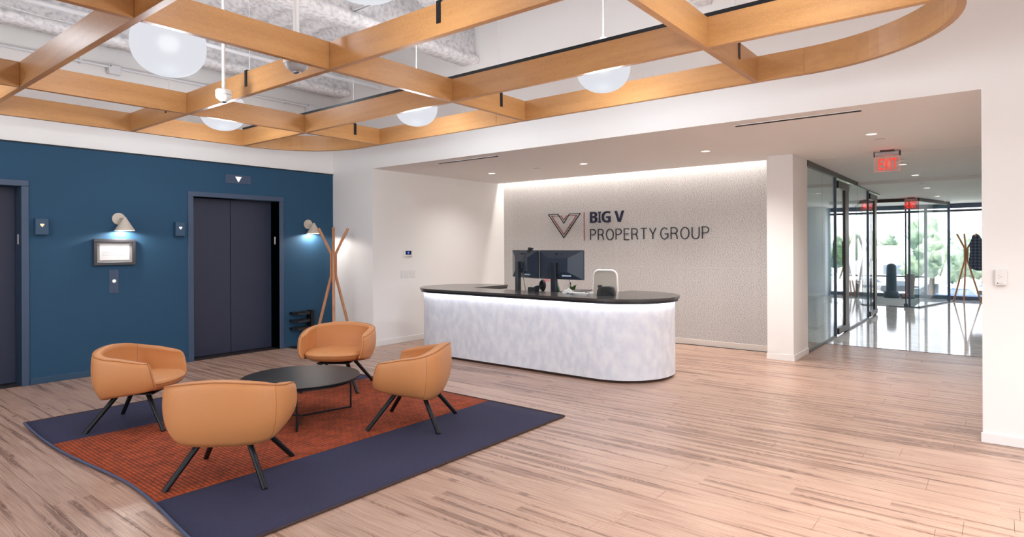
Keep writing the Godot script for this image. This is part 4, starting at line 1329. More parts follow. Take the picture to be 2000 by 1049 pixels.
func glyph(ch: String, at: Vector3, h: float, stroke: float, depth: float) -> SurfaceTool:
	var st := new_st()
	for path in GLYPH[ch][1]:
		var pts := []
		var closed := false
		var i := 0
		while i < path.size():
			if path[i] is String and path[i] == "a":
				pts.append_array(arc(Vector2(path[i + 1], path[i + 2]) * h, path[i + 3] * h, path[i + 4] * h, path[i + 5], path[i + 6], 14))
				i += 7
			elif path[i] is String:
				pts = arc(Vector2(path[i + 1], path[i + 2]) * h, path[i + 3] * h, path[i + 4] * h, 0, 348.75, 31)
				closed = true
				i += 5
			else:
				pts.append(Vector2(path[i][0], path[i][1]) * h)
				i += 1
		for q in range(pts.size() - 1, 0, -1):
			if pts[q].distance_to(pts[q - 1]) < 0.002: pts.remove_at(q)
		ribbon(st, pts, stroke, depth, Transform3D(Basis(), at), closed)
	return st


func company_sign() -> void:
	var t := thing("company_sign", "wall sign with an outlined V emblem, red bar and dark lettering BIG V PROPERTY GROUP", "wall sign", Vector3(-6.291, 1.6, -8.938))
	var ink := mat("sign ink", Color(0.10, 0.10, 0.145), 0.5)
	var navy := mat("sign navy", Color(0.09, 0.105, 0.215), 0.5)
	var red := mat("sign red", Color(0.52, 0.13, 0.15), 0.5)
	var st := new_st()
	ribbon(st, [Vector2(0, 0.466), Vector2(0.203, 0.466), Vector2(0.3245, 0.308), Vector2(0.445, 0.466), Vector2(0.667, 0.466), Vector2(0.3245, 0.051)], 0.0115, 0.014, Transform3D(), true)
	obj("emblem_outline", st, ink, t)
	st = new_st()
	ribbon(st, [Vector2(0.068, 0.436), Vector2(0.275, 0.434), Vector2(0.3245, 0.36), Vector2(0.383, 0.434), Vector2(0.594, 0.436), Vector2(0.3245, 0.106)], 0.009, 0.0125, Transform3D(), true)
	obj("emblem_inline", st, red, t)
	obj("divider_bar", bx(Vector3(0.738, -0.003, 0), Vector3(0.748, 0.482, 0.012), 0.001), red, t)
	var x := 0.862
	for k in [["B", 0.142], ["I", 0.047], ["G", 0.166], [" ", 0.055], ["V", 0.176]]:
		if k[0] != " ":
			var m := text_mesh(k[0], true, k[1], 0.184 if k[0] != "G" else 0.19, 0.016)
			raw("letter", m[0], navy, t, Transform3D(Basis(), Vector3(x, 0.297 if k[0] != "G" else 0.294, 0)) * (m[1] as Transform3D))
			x += 0.020
		x += k[1]
	var h := 0.176
	x = 0.867
	var widths := 0.0
	for ch in "PROPERTYGROUP": widths += GLYPH[ch][0] * h
	var gap := (2.05 - widths - 0.03) / 12.0
	for i in 13:
		var ch: String = "PROPERTYGROUP"[i]
		obj("letter", glyph(ch, Vector3(x, 0.007, 0), h, 0.0135, 0.012), ink, t)
		x += GLYPH[ch][0] * h + gap
		if i == 7: x += 0.03


func monitor(label: String, at: Vector3, yaw: float) -> void:
	var t := thing("computer_monitor", label, "monitor", at, yaw)
	var shell_ := mat("monitor back", Color(0.21, 0.245, 0.30), 0.24, 0.1)  # blue-grey put into the colour for the reflected blue wall
	var w := 0.345
	var y0 := 0.333
	var y1 := 0.709
	var st := new_st()
	box(st, Vector3(-w, y0, -0.02), Vector3(w, y1, -0.004), 0.002)
	obj("bezel", st, black, t)
	st = new_st()
	var o := [Vector3(-w + 0.003, y0 + 0.003, -0.004), Vector3(w - 0.003, y0 + 0.003, -0.004), Vector3(w - 0.003, y1 - 0.003, -0.004), Vector3(-w + 0.003, y1 - 0.003, -0.004)]
	var n := [Vector3(-0.195, y0 + 0.095, 0.04), Vector3(0.13, y0 + 0.095, 0.04), Vector3(0.13, y1 - 0.10, 0.04), Vector3(-0.195, y1 - 0.10, 0.04)]
	quad(st, n[0], n[1], n[2], n[3])
	for i in 4: quad(st, o[i], o[(i + 1) % 4], n[(i + 1) % 4], n[i])
	obj("back_cover", st, shell_, t)
	obj("screen", bx(Vector3(-w + 0.008, y0 + 0.012, -0.0215), Vector3(w - 0.008, y1 - 0.008, -0.02)), mat("dark screen", Color(0.03, 0.035, 0.045), 0.15), t)
	obj("stand_post", bx(Vector3(-0.095, 0.0, 0.045), Vector3(-0.02, y1 - 0.155, 0.10), 0.004), mat("stand black", Color(0.145, 0.165, 0.20), 0.3), t)
	obj("post_mount", bx(Vector3(-0.11, y1 - 0.25, 0.03), Vector3(0.0, y1 - 0.165, 0.05), 0.003), mats["stand black"], t)
	obj("stand_foot", bx(Vector3(-0.18, 0.0, -0.12), Vector3(0.07, 0.012, 0.12), 0.005), mats["stand black"], t)
	obj("sticker", bx(Vector3(0.03, y0 + 0.04, 0.02), Vector3(0.17, y0 + 0.072, 0.0215), 0.0, ), mat("pale sticker", Color(0.75, 0.82, 0.92), 0.5), t)
	var mark := mat("mark grey", Color(0.06, 0.065, 0.07), 0.4)
	var ring := new_st()
	var ty := y1 - 0.055
	var tz := 0.018
	obj("maker_emblem", cy(Vector3(-0.055, ty, tz - 0.01), Vector3.BACK, 0.02, 0.014, 24), mark, t)
	var x := -0.022
	for ch in ["L", "G"]:
		var m := text_mesh(ch, true, 0.022 if ch == "L" else 0.028, 0.026, 0.01)
		raw("maker_letter", m[0], mark, t, Transform3D(Basis(), Vector3(x, ty - 0.013, tz - 0.008)) * (m[1] as Transform3D))
		x += 0.031


func reception() -> void:
	company_sign()
	var t := thing("reception_desk", "long rounded reception desk of pale mottled plaster with a thin dark counter", "reception desk")
	var st := new_st()
	plan(st, stadium(0.055), 0.032, 0.868, true)
	obj("body", st, mats["grey plaster"], t)
	st = new_st()
	plan(st, stadium(0.085), 0.0, 0.032, true)
	obj("kick_plate", st, mat("brown kick", Color(0.23, 0.135, 0.08), 0.5), t)
	var slab := mat("charcoal counter", Color(0.27, 0.26, 0.255), 0.17)
	st = new_st()
	plan(st, stadium(0.0), 0.896, 0.924)
	obj("counter_top", st, slab, t)
	st = new_st()
	plan(st, stadium(0.018), 0.868, 0.896)
	obj("counter_edge", st, mat("dark counter edge", Color(0.10, 0.105, 0.125), 0.4), t)
	# LED strip under the edge
	st = new_st()
	var pts := []
	var r := 0.68 - 0.04
	for p in arc(Vector2(-6.0, -6.48), r, r, 200, 90, 18): pts.append(p)
	for p in arc(Vector2(-3.52, -6.48), r, r, 90, -40, 20): pts.append(p)
	for i in pts.size() - 1:
		var d: Vector2 = (pts[i + 1] - pts[i]).normalized().orthogonal() * 0.005
		var a := Vector3(pts[i].x, 0.866, pts[i].y)
		var b := Vector3(pts[i + 1].x, 0.866, pts[i + 1].y)
		var o := Vector3(d.x, 0, d.y)
		quad_out(st, a - o, b - o, b + o, a + o, a + Vector3.UP)
	obj("led_strip", st, glow("cool strip", Color(0.93, 0.95, 1.0), 5.0), t)
	area(Vector3(-4.76, 0.862, -5.838), Vector3(0, -1, -0.25), Vector2(2.6, 0.012), Color(0.94, 0.955, 1.0), 0.15)
	for k in 7:
		var b := deg_to_rad(97.0 + 14.0 * k)
		line_light(Vector3(-6.0 + r * cos(b), 0.862, -6.48 + r * sin(b)), Vector3(-sin(b), 0, cos(b)), 0.15, Color(0.94, 0.955, 1.0), 0.0085, Vector3(-0.25 * cos(b), 0, -0.25 * sin(b)))
		b = deg_to_rad(83.0 - 16.0 * k)
		line_light(Vector3(-3.52 + r * cos(b), 0.862, -6.48 + r * sin(b)), Vector3(-sin(b), 0, cos(b)), 0.17, Color(0.94, 0.955, 1.0), 0.0095, Vector3(-0.25 * cos(b), 0, -0.25 * sin(b)))
	obj("work_surface", bx(Vector3(-5.8, 0.71, -7.12), Vector3(-3.75, 0.74, -6.36), 0.002), mat("pale worktop", Color(0.80, 0.79, 0.78), 0.4), t)
	obj("wing_end", bx(Vector3(-5.802, 0.74, -7.10), Vector3(-5.79, 0.868, -6.40)), white, t)
	# on the desk
	monitor("dark monitor facing away with a small emblem on its back, nearer the desk chair", Vector3(-4.43, 0.74, -6.56), 0.0)
	monitor("dark monitor turned aside with a webcam clipped on top", Vector3(-5.095, 0.74, -6.66), deg_to_rad(-21.7))
	t = thing("webcam", "small black webcam clipped on the turned monitor", "webcam", Vector3(-4.97, 1.449, -6.63), -0.38)
	obj("camera_body", bx(Vector3(-0.045, 0.012, -0.025), Vector3(0.045, 0.04, 0.02), 0.01), black, t)
	obj("clip", bx(Vector3(-0.03, -0.03, 0.02), Vector3(0.02, 0.014, 0.032), 0.003), black, t)
	obj("clip_jaw", bx(Vector3(-0.02, 0.0, -0.03), Vector3(0.02, 0.012, 0.03), 0.003), black, t)
	tag(obj("webcam_cable", tb([Vector3(-4.975, 1.44, -6.56), Vector3(-5.01, 1.35, -6.535), Vector3(-5.03, 1.2, -6.535), Vector3(-5.03, 1.1, -6.54), Vector3(-5.02, 0.9, -6.58), Vector3(-5.01, 0.745, -6.6)], 0.0035, 6), mat("cable black", Color(0.06, 0.06, 0.065), 0.5)), "thin black cable hanging down from the webcam", "cable")
	t = thing("desk_fan", "small black round desk fan on a flat base between the monitor posts", "desk fan", Vector3(-5.0, 0.74, -6.95))
	obj("fan_base", bx(Vector3(-0.13, 0, -0.07), Vector3(0.13, 0.05, 0.07), 0.01), black, t)
	obj("fan_neck", tb([Vector3(0, 0.05, 0), Vector3(0, 0.13, 0.0)], 0.014, 10), mats["dull steel"], t)
	obj("fan_head", lt([Vector2(0, -0.03), Vector2(0.05, -0.025), Vector2(0.075, 0.0), Vector2(0.06, 0.025), Vector2(0, 0.035)], 28, Transform3D(Basis(Vector3.RIGHT, PI / 2) * Basis.from_scale(Vector3(0.75, 1, 1.15)), Vector3(0, 0.215, 0))), black, t)
	obj("fan_hub", cy(Vector3(0, 0.215, 0.025), Vector3.BACK, 0.016, 0.012, 16, 0.003), mats["stand black"], t)
	t = thing("phone_stand", "small leaning tablet with a green back beside the desk fan", "tablet", Vector3(-4.72, 0.74, -6.92), 0.3)
	st = new_st()
	box(st, Vector3(-0.045, 0, -0.004), Vector3(0.045, 0.30, 0.006), 0.003, Transform3D(Basis(Vector3.BACK, 0.32), Vector3(0.03, 0.02, 0)))
	obj("tablet_body", st, mat("dark green", Color(0.07, 0.17, 0.12), 0.35), t)
	st = new_st()
	box(st, Vector3(0.03, 0.12, 0.004), Vector3(0.046, 0.302, 0.011), 0.003, Transform3D(Basis(Vector3.BACK, 0.32), Vector3(0.03, 0.02, 0)))
	obj("tablet_edge", st, mat("mint edge", Color(0.42, 0.62, 0.50), 0.4), t)
	obj("stand_base", bx(Vector3(-0.06, 0, -0.06), Vector3(0.08, 0.03, 0.06), 0.006), black, t)
	t = thing("card_reader", "dark grey wedge-shaped desk device with a paper slip beside the post", "desk device", Vector3(-4.70, 0.924, -6.322), 0.0)
	st = new_st()
	prism(st, PackedVector2Array([Vector2(-0.055, 0), Vector2(0.06, 0), Vector2(0.06, 0.03), Vector2(0.02, 0.052), Vector2(-0.05, 0.052)]), -0.045, 0.045)
	obj("device_body", st, mat("device grey", Color(0.15, 0.155, 0.165), 0.4), t)
	st = new_st()
	prism(st, PackedVector2Array([Vector2(0.005, 0.045), Vector2(0.075, 0.075), Vector2(0.08, 0.012), Vector2(0.06, 0.012)]), -0.03, 0.03)
	obj("device_flap", st, mats["stand black"], t)
	obj("paper_slip", bx(Vector3(0.0, 0.052, -0.02), Vector3(0.04, 0.056, 0.02)), mat("paper white", Color(0.92, 0.92, 0.92), 0.8), t)
	t = thing("small_plant", "small green potted plant behind the monitor post", "potted plant", Vector3(-4.44, 0.74, -6.86))
	obj("pot", lt([Vector2(0, 0), Vector2(0.035, 0), Vector2(0.045, 0.09), Vector2(0.04, 0.09), Vector2(0, 0.08)], 20), mats["white plastic"], t)
	var green := mat("plant green", Color(0.22, 0.36, 0.13), 0.6)
	for k in 9:
		st = new_st()
		var ang := TAU * k / 9.0
		var dir := Vector3(cos(ang), 0, sin(ang))
		var sd := Vector3(-dir.z, 0, dir.x)
		var h0 := 0.10 + 0.018 * (k % 4)
		var p0 := Vector3(0, 0.08, 0)
		var p1 := p0 + dir * 0.04 + Vector3.UP * h0
		var p2 := p0 + dir * 0.085 + Vector3.UP * (h0 + 0.02)
		quad(st, p0 - sd * 0.004, p0 + sd * 0.004, p1 + sd * 0.02, p1 - sd * 0.02)
		tri(st, p1 - sd * 0.02, p1 + sd * 0.02, p2)
		obj("leaf", st, green, t)
	for k in 3:
		tag(obj("sticky_note", bx(Vector3(-4.685 + 0.036 * k, 1.028 + 0.006 * k, -6.572), Vector3(-4.665 + 0.036 * k, 1.078, -6.570)), mat("sticky %d" % k, [Color(0.95, 0.42, 0.55), Color(0.96, 0.55, 0.52), Color(0.97, 0.64, 0.45)][k], 0.7)), ["pink sticky note hanging under the monitor, nearest its corner", "coral sticky note hanging under the monitor, the middle one", "orange sticky note hanging under the monitor beside the post"][k], "sticky note", "sticky notes under the monitor")
	t = thing("hanging_cord", "thin dark cord with a black bead hanging below the monitor's sticker", "cord")
	obj("cord", tb([Vector3(-4.33, 1.068, -6.60), Vector3(-4.325, 1.02, -6.62), Vector3(-4.33, 0.95, -6.65), Vector3(-4.345, 0.84, -6.7), Vector3(-4.36, 0.745, -6.72)], 0.003, 6), mats["cable black"], t)
	obj("bead", lt([Vector2(0, 0), Vector2(0.009, 0.004), Vector2(0.009, 0.032), Vector2(0, 0.036)], 12, Transform3D(Basis(), Vector3(-4.325, 1.0, -6.625))), black, t)
	t = thing("closed_tablet", "thin dark closed tablet lying behind the crumpled tissue", "tablet")
	obj("tablet_body", bx(Vector3(-4.31, 0.925, -6.84), Vector3(-4.12, 0.934, -6.375), 0.002), mat("slab dark", Color(0.13, 0.135, 0.15), 0.3), t)
	obj("tablet_riser", bx(Vector3(-4.29, 0.742, -6.82), Vector3(-4.14, 0.925, -6.42), 0.002), mats["pale worktop"], t)
	tissue()
	t = thing("paper_sheets", "loose white paper sheets beside the black desk telephone", "papers", Vector3(-3.93, 0.924, -6.27))
	for k in 3:
		st = new_st()
		box(st, Vector3(-0.13, 0.002 * k + 0.0006 + 0.0045 * k, -0.075), Vector3(0.11, 0.002 * k + 0.005 + 0.0045 * k, 0.075), 0.0, Transform3D(Basis(Vector3.UP, 0.12 * k - 0.05), Vector3.ZERO))
		obj("sheet", st, mats["paper white"], t)
	obj("pen", tb([Vector3(0.06, 0.024, 0.03), Vector3(0.1, 0.024, -0.02)], 0.004, 8), mats["stand black"], t)
	t = thing("desk_telephone", "black desk telephone seen from behind on the counter", "telephone", Vector3(-3.6, 0.924, -6.27), 0.35)
	st = new_st()
	prism(st, PackedVector2Array([Vector2(-0.105, 0), Vector2(0.105, 0), Vector2(0.10, 0.05), Vector2(0.082, 0.092), Vector2(0.04, 0.102), Vector2(-0.04, 0.102), Vector2(-0.082, 0.092), Vector2(-0.10, 0.05)]), -0.09, 0.03)
	obj("phone_body", st, mat("phone black", Color(0.095, 0.10, 0.11), 0.35), t)
	obj("rear_recess", bx(Vector3(-0.05, 0.058, 0.03), Vector3(0.045, 0.085, 0.034), 0.003), mat("phone dark", Color(0.05, 0.05, 0.055), 0.5), t)
	st = new_st()
	prism(st, PackedVector2Array([Vector2(-0.085, 0.0), Vector2(-0.06, 0.048), Vector2(0.055, 0.048), Vector2(0.085, 0.0)]), 0.03, 0.055)
	obj("phone_stand_leg", st, mats["phone dark"], t)
	obj("phone_handset", bx(Vector3(-0.10, 0.085, -0.08), Vector3(-0.055, 0.118, 0.0), 0.012), mats["phone black"], t)
	# chair behind the desk
	t = thing("office_chair", "white office chair behind the reception desk", "office chair", Vector3(-4.37, 0, -7.75))
	var oc := mat("chair white", Color(0.76, 0.74, 0.71), 0.6)
	var poly := PackedVector2Array()
	for p in arc(Vector2(0.10, 1.075), 0.085, 0.08, 0, 90, 8): poly.append(p)
	for p in arc(Vector2(-0.10, 1.075), 0.085, 0.08, 90, 180, 8): poly.append(p)
	for p in [Vector2(-0.21, 0.62), Vector2(-0.17, 0.54), Vector2(0.17, 0.54), Vector2(0.21, 0.62)]: poly.append(p)
	st = new_st()
	prism(st, poly, 0.14, 0.165)
	obj("backrest", st, oc, t)
	var rim := []
	for p in poly: rim.append(Vector3(p.x, p.y, 0.152))
	obj("back_frame", tb(rim, 0.016, 8, true), mat("chair rim", Color(0.94, 0.93, 0.92), 0.35), t)
	obj("seat", bx(Vector3(-0.24, 0.43, -0.3), Vector3(0.24, 0.50, 0.14), 0.03), oc, t)
	obj("gas_column", tb([Vector3(0, 0.1, -0.08), Vector3(0, 0.43, -0.08)], 0.03, 12), mats["dull steel"], t)
	for k in 5:
		var a := TAU * k / 5.0
		obj("foot", tb([Vector3(0, 0.1, -0.08), Vector3(0.3 * cos(a), 0.06, -0.08 + 0.3 * sin(a))], 0.018, 8), oc, t)
		obj("caster", cy(Vector3(0.3 * cos(a), 0.03, -0.09 + 0.3 * sin(a)), Vector3.BACK, 0.03, 0.02, 14), black, t)


func tissue() -> void:
	var n := noise(401, 9.0, 2)
	var st := new_st()
	var pts := []
	for i in 9:
		var row := []
		for j in 14:
			var lat := lerpf(-0.05, PI / 2, i / 8.0)
			var lon := TAU * j / 14
			var d := Vector3(cos(lat) * cos(lon) * 1.25, sin(lat) * 0.8, cos(lat) * sin(lon))
			row.append(Vector3(-4.13, 0.925, -6.29) + d * 0.05 * (1 + 0.9 * n.get_noise_3dv(d)))
		pts.append(row)
	for i in 8:
		for j in 14: quad(st, pts[i][j], pts[i + 1][j], pts[i + 1][(j + 1) % 14], pts[i][(j + 1) % 14])
	tag(obj("paper_tissue", st, mats["paper white"]), "crumpled white tissue on the counter under the monitor's corner", "tissue")


# ---------------------------------------------------------------- lounge
func rug() -> void:
	var t := thing("floor_rug", "large rug with a rust orange ribbed field between two navy stripes", "rug")
	var im := Image.create(128, 128, false, Image.FORMAT_RGB8)
	var hm := Image.create(128, 128, false, Image.FORMAT_RGB8)
	var n := noise(501, 0.11, 2)
	for y in 128:
		for x in 128:
			var row := y / 16
			var fy := absf((y % 16) / 15.0 - 0.5) * 2.0
			var fx := absf(((x + (row % 2) * 16 + (row * 5) % 9) % 32) / 31.0 - 0.5) * 2.0
			var hgt := (1.0 - pow(fy, 3.0)) * (1.0 - 0.6 * pow(fx, 8.0))
			var k := 0.62 + 0.38 * hgt + 0.16 * n.get_noise_2d(x, y)
			im.set_pixel(x, y, Color(0.73 * k, 0.315 * k, 0.15 * k))
			hm.set_pixel(x, y, Color(hgt, hgt, hgt))
	var orange := mat("rust wool", Color.WHITE, 0.95)
	orange.albedo_texture = ImageTexture.create_from_image(im)
	world_mapped(orange, Vector3(3.2, 3.2, 4.6))
	bumpy(orange, ImageTexture.create_from_image(hm), 0.5)
	orange.detail_enabled = true
	orange.detail_blend_mode = BaseMaterial3D.BLEND_MODE_MUL
	orange.detail_albedo = noise_tex(noise(503, 0.02, 4), [[0.2, Color(0.82, 0.82, 0.82)], [0.7, Color(1, 1, 1)]], 512)
	orange.detail_uv_layer = BaseMaterial3D.DETAIL_UV_2
	orange.uv2_triplanar = true
	orange.uv2_world_triplanar = true
	orange.uv2_scale = Vector3.ONE * 0.7
	var navy := mat("navy wool", Color.WHITE, 0.95)
	navy.albedo_texture = noise_tex(noise(502, 0.18, 4), [[0.2, Color(0.16, 0.16, 0.265)], [0.8, Color(0.24, 0.24, 0.36)]], 512)
	world_mapped(navy, Vector3(1.2, 1.2, 2.4))
	bumpy(navy, noise_tex(noise(504, 0.2, 3), [], 512), 0.4)
	var bind := mat("rug binding", Color(0.30, 0.33, 0.43), 0.9)
	var x0 := -6.52
	var x1 := -2.99
	var zf := -4.475
	var near := func(x: float) -> float: return -1.46 + 0.035 * sin((x + 6.4) * 2.1) + 0.045 * smoothstep(-4.4, -3.0, x)
	for k in [["navy_stripe", x0, -5.63, navy], ["orange_field", -5.63, -3.865, orange], ["navy_stripe", -3.865, x1, navy]]:
		var st := new_st()
		st.set_smooth_group(1)
		var nx := 24
		var nz := 16
		var at := func(i: int, j: int) -> Vector3:
			var x := lerpf(k[1] + 0.001, k[2] - 0.001, float(i) / nx)
			var zn: float = near.call(x)
			var f := float(j) / nz
			var lift := 0.010 + 0.006 * pow(1.0 - f, 6.0) * (0.5 + 0.5 * sin(x * 4.0))
			return Vector3(x, lift, lerpf(zn, zf, f))
		for i in nx:
			for j in nz:
				var a: Vector3 = at.call(i, j)
				var b: Vector3 = at.call(i + 1, j)
				var c: Vector3 = at.call(i + 1, j + 1)
				var d: Vector3 = at.call(i, j + 1)
				quad_out(st, a, b, c, d, a + Vector3.DOWN)
			for e in [0, nz]:
				var p: Vector3 = at.call(i, e)
				var q: Vector3 = at.call(i + 1, e)
				quad_out(st, p, q, Vector3(q.x, 0.001, q.z), Vector3(p.x, 0.001, p.z), Vector3(p.x, 0, lerpf(-1.5, zf, 0.5)))
		for e in [0, nx]:
			for j in nz:
				var p: Vector3 = at.call(e, j)
				var q: Vector3 = at.call(e, j + 1)
				quad_out(st, p, q, Vector3(q.x, 0.001, q.z), Vector3(p.x, 0.001, p.z), Vector3((k[1] + k[2]) / 2, 0, p.z))
		obj(k[0], st, k[3], t)
	var edge := []
	for i in 61:
		var x := lerpf(x0, x1, i / 60.0)
		edge.append(Vector3(x, 0.011 + 0.005 * (0.5 + 0.5 * sin(x * 4.0)), near.call(x)))
	obj("edge_binding", tb(edge, 0.0085, 8), bind, t)
	obj("edge_binding", tb([Vector3(x0, 0.009, near.call(x0)), Vector3(x0, 0.009, zf)], 0.0075, 8), mat("brown binding", Color(0.27, 0.20, 0.19), 0.9), t)
	obj("edge_binding", tb([Vector3(x1, 0.009, near.call(x1)), Vector3(x1, 0.009, zf)], 0.0075, 8), mats["brown binding"], t)
	obj("edge_binding", tb([Vector3(x0, 0.009, zf), Vector3(x1, 0.009, zf)], 0.0075, 8), mats["brown binding"], t)


func make_chair() -> Node3D:
	var t := thing("lounge_chair", "", "armchair", Vector3.ZERO, 0.0, "tan leather lounge chairs round the black table")
	var hide: StandardMaterial3D = mats["tan leather"]
	var stitch: StandardMaterial3D = mats["tan stitching"]
	var nt := 29                     # samples from one arm tip round the back to the other
	var nk := 12
	var plan_at := func(s: float) -> Vector2:     # s 0 at the back, 1 at an arm tip, x >= 0
		if s < 0.62:
			var a := s / 0.62 * PI / 2
			return Vector2(0.392 * pow(sin(a), 0.68), -0.045 - 0.26 * pow(cos(a), 0.68))
		var q := (s - 0.62) / 0.38
		return Vector2(0.392 - 0.032 * q * q, -0.045 + 0.25 * q)
	var outer := []
	var inner := []
	for i in nt * 2 - 1:
		var s := float(i - (nt - 1)) / (nt - 1)
		var m := absf(s)
		var sg := signf(s) if s != 0.0 else 1.0
		var p: Vector2 = plan_at.call(m)
		var d: Vector2 = plan_at.call(minf(1.0, m + 0.01)) - plan_at.call(maxf(0.0, m - 0.01))
		if m < 0.012: d = Vector2(1, 0)
		d = d.normalized()
		var nrm := Vector2(d.y, -d.x)
		var top := 0.66 - 0.108 * pow(m, 1.1)
		var bot := 0.245 + 0.095 * pow(m, 1.6)
		var tip := smoothstep(0.55, 1.0, m)
		var th := 0.066 - 0.020 * smoothstep(0.8, 1.0, m)
		var ro := []
		var ri := []
		for k in nk + 1:
			var f := float(k) / nk
			var y := lerpf(bot, top, f)
			var inset := 0.075 * (1.0 - 0.45 * tip) * pow(1.0 - f, 3.6) + 0.012 * pow(f, 3.0)
			if f > 0.95: inset += 0.006 * pow((f - 0.95) / 0.05, 2.0)
			var endin := 0.02 * smoothstep(0.93, 1.0, m)
			var q: Vector2 = p - nrm * (inset + endin)
			var lean := (1.0 - f) * 0.05 * tip - 0.012 * tip * pow(absf(f - 0.5) * 2.0, 8.0)
			ro.append(Vector3(q.x * sg, y, q.y + lean))
			var qi: Vector2 = p - nrm * (maxf(inset, 0.02 * (1.0 - f)) + th - endin * 0.4)
			ri.append(Vector3(qi.x * sg, y + (0.006 if k == nk else 0.0), qi.y + lean))
		outer.append(ro)
		inner.append(ri)
	var st := new_st()
	st.set_smooth_group(1)
	var n := outer.size()
	var mid := Vector3(0, 0.45, 0)
	for i in n - 1:
		for k in nk:
			quad(st, outer[i][k], outer[i][k + 1], outer[i + 1][k + 1], outer[i + 1][k])
			quad(st, inner[i][k], inner[i + 1][k], inner[i + 1][k + 1], inner[i][k + 1])
		var a: Vector3 = outer[i][nk]
		var b: Vector3 = outer[i + 1][nk]
		var ia: Vector3 = inner[i][nk]
		var ib: Vector3 = inner[i + 1][nk]
		var ma := (a + ia) / 2 + Vector3(0, 0.004, 0)
		var mb := (b + ib) / 2 + Vector3(0, 0.004, 0)
		quad(st, a, ma, mb, b)
		quad(st, ma, ia, ib, mb)
		quad(st, outer[i][0], outer[i + 1][0], inner[i + 1][0], inner[i][0])
	for e in [0, n - 1]:
		for k in nk:
			var a: Vector3 = outer[e][k]
			var b: Vector3 = outer[e][k + 1]
			var c: Vector3 = inner[e][k + 1]
			var d: Vector3 = inner[e][k]
			var m0 := (a + d) / 2 + Vector3(0, 0, 0.012)
			var m1 := (b + c) / 2 + Vector3(0, 0, 0.012)
			if e == 0:
				quad(st, m0, m1, b, a)
				quad(st, d, c, m1, m0)
			else:
				quad(st, a, b, m1, m0)
				quad(st, m0, m1, c, d)
	obj("shell", st, hide, t)
	# closed underside
	st = new_st()
	st.set_smooth_group(1)
	var centre := Vector3(0, 0.262, -0.02)
	for i in n - 1: tri(st, centre, inner[i + 1][0] + Vector3(0, 0.004, 0), inner[i][0] + Vector3(0, 0.004, 0))
	tri(st, centre, inner[0][0], inner[n - 1][0])
	obj("seat_base", st, hide, t)
	# piping along the outer rim and down the arm fronts
	var pipe := []
	for k in range(1, nk + 1): pipe.append(outer[0][k])
	for i in range(1, n - 1): pipe.append(outer[i][nk])
	for k in range(nk, 0, -1): pipe.append(outer[n - 1][k])
	obj("piping", tb(pipe, 0.0042, 6), stitch, t)
	for s in [-1, 1]:
		var seam := []
		for k in nk + 1: seam.append(outer[nt - 1 + s * 11][k] + Vector3(0, 0, 0.0))
		obj("seam", tb(seam, 0.0017, 5), stitch, t)
		seam = []
		for k in range(3, nk + 1): seam.append(inner[nt - 1 + s * 11][k])
		obj("seam", tb(seam, 0.0015, 5), stitch, t)
	# cushion
	st = new_st()
	st.set_smooth_group(1)
	var rings := []
	for q in [[0.0, 0.305], [0.62, 0.305], [0.82, 0.312], [0.93, 0.330], [0.985, 0.354], [1.0, 0.374], [0.985, 0.387], [0.93, 0.399], [0.80, 0.408], [0.5, 0.414], [0.0, 0.415]]:
		var ring := []
		for j in 40:
			var a := TAU * j / 40
			var ca := cos(a)
			var sa := sin(a)
			var front: bool = sa > 0
			ring.append(Vector3(0.318 * q[0] * signf(ca) * pow(absf(ca), 0.72), q[1], 0.01 + (0.30 if front else 0.255) * q[0] * signf(sa) * pow(absf(sa), 0.82)))
		rings.append(ring)
	for i in rings.size() - 1:
		for j in 40:
			var m := (j + 1) % 40
			quad_out(st, rings[i][j], rings[i + 1][j], rings[i + 1][m], rings[i][m], Vector3(0, 0.386, 0.01))
	var cush := obj("seat_cushion", st, hide, t)
	obj("piping", tb(rings[5], 0.0045, 6, true), stitch, cush)
	for sx in [-1, 1]:
		for sz in [-1, 1]:
			obj("leg", tb([Vector3(0.13 * sx, 0.285, 0.11 * sz - 0.01), Vector3(0.30 * sx, 0.0, 0.30 * sz)], [0.0195, 0.017], 14), black, t)
	obj("leg_plate", bx(Vector3(-0.17, 0.27, -0.16), Vector3(0.17, 0.282, 0.16), 0.002), black, t)
	return t


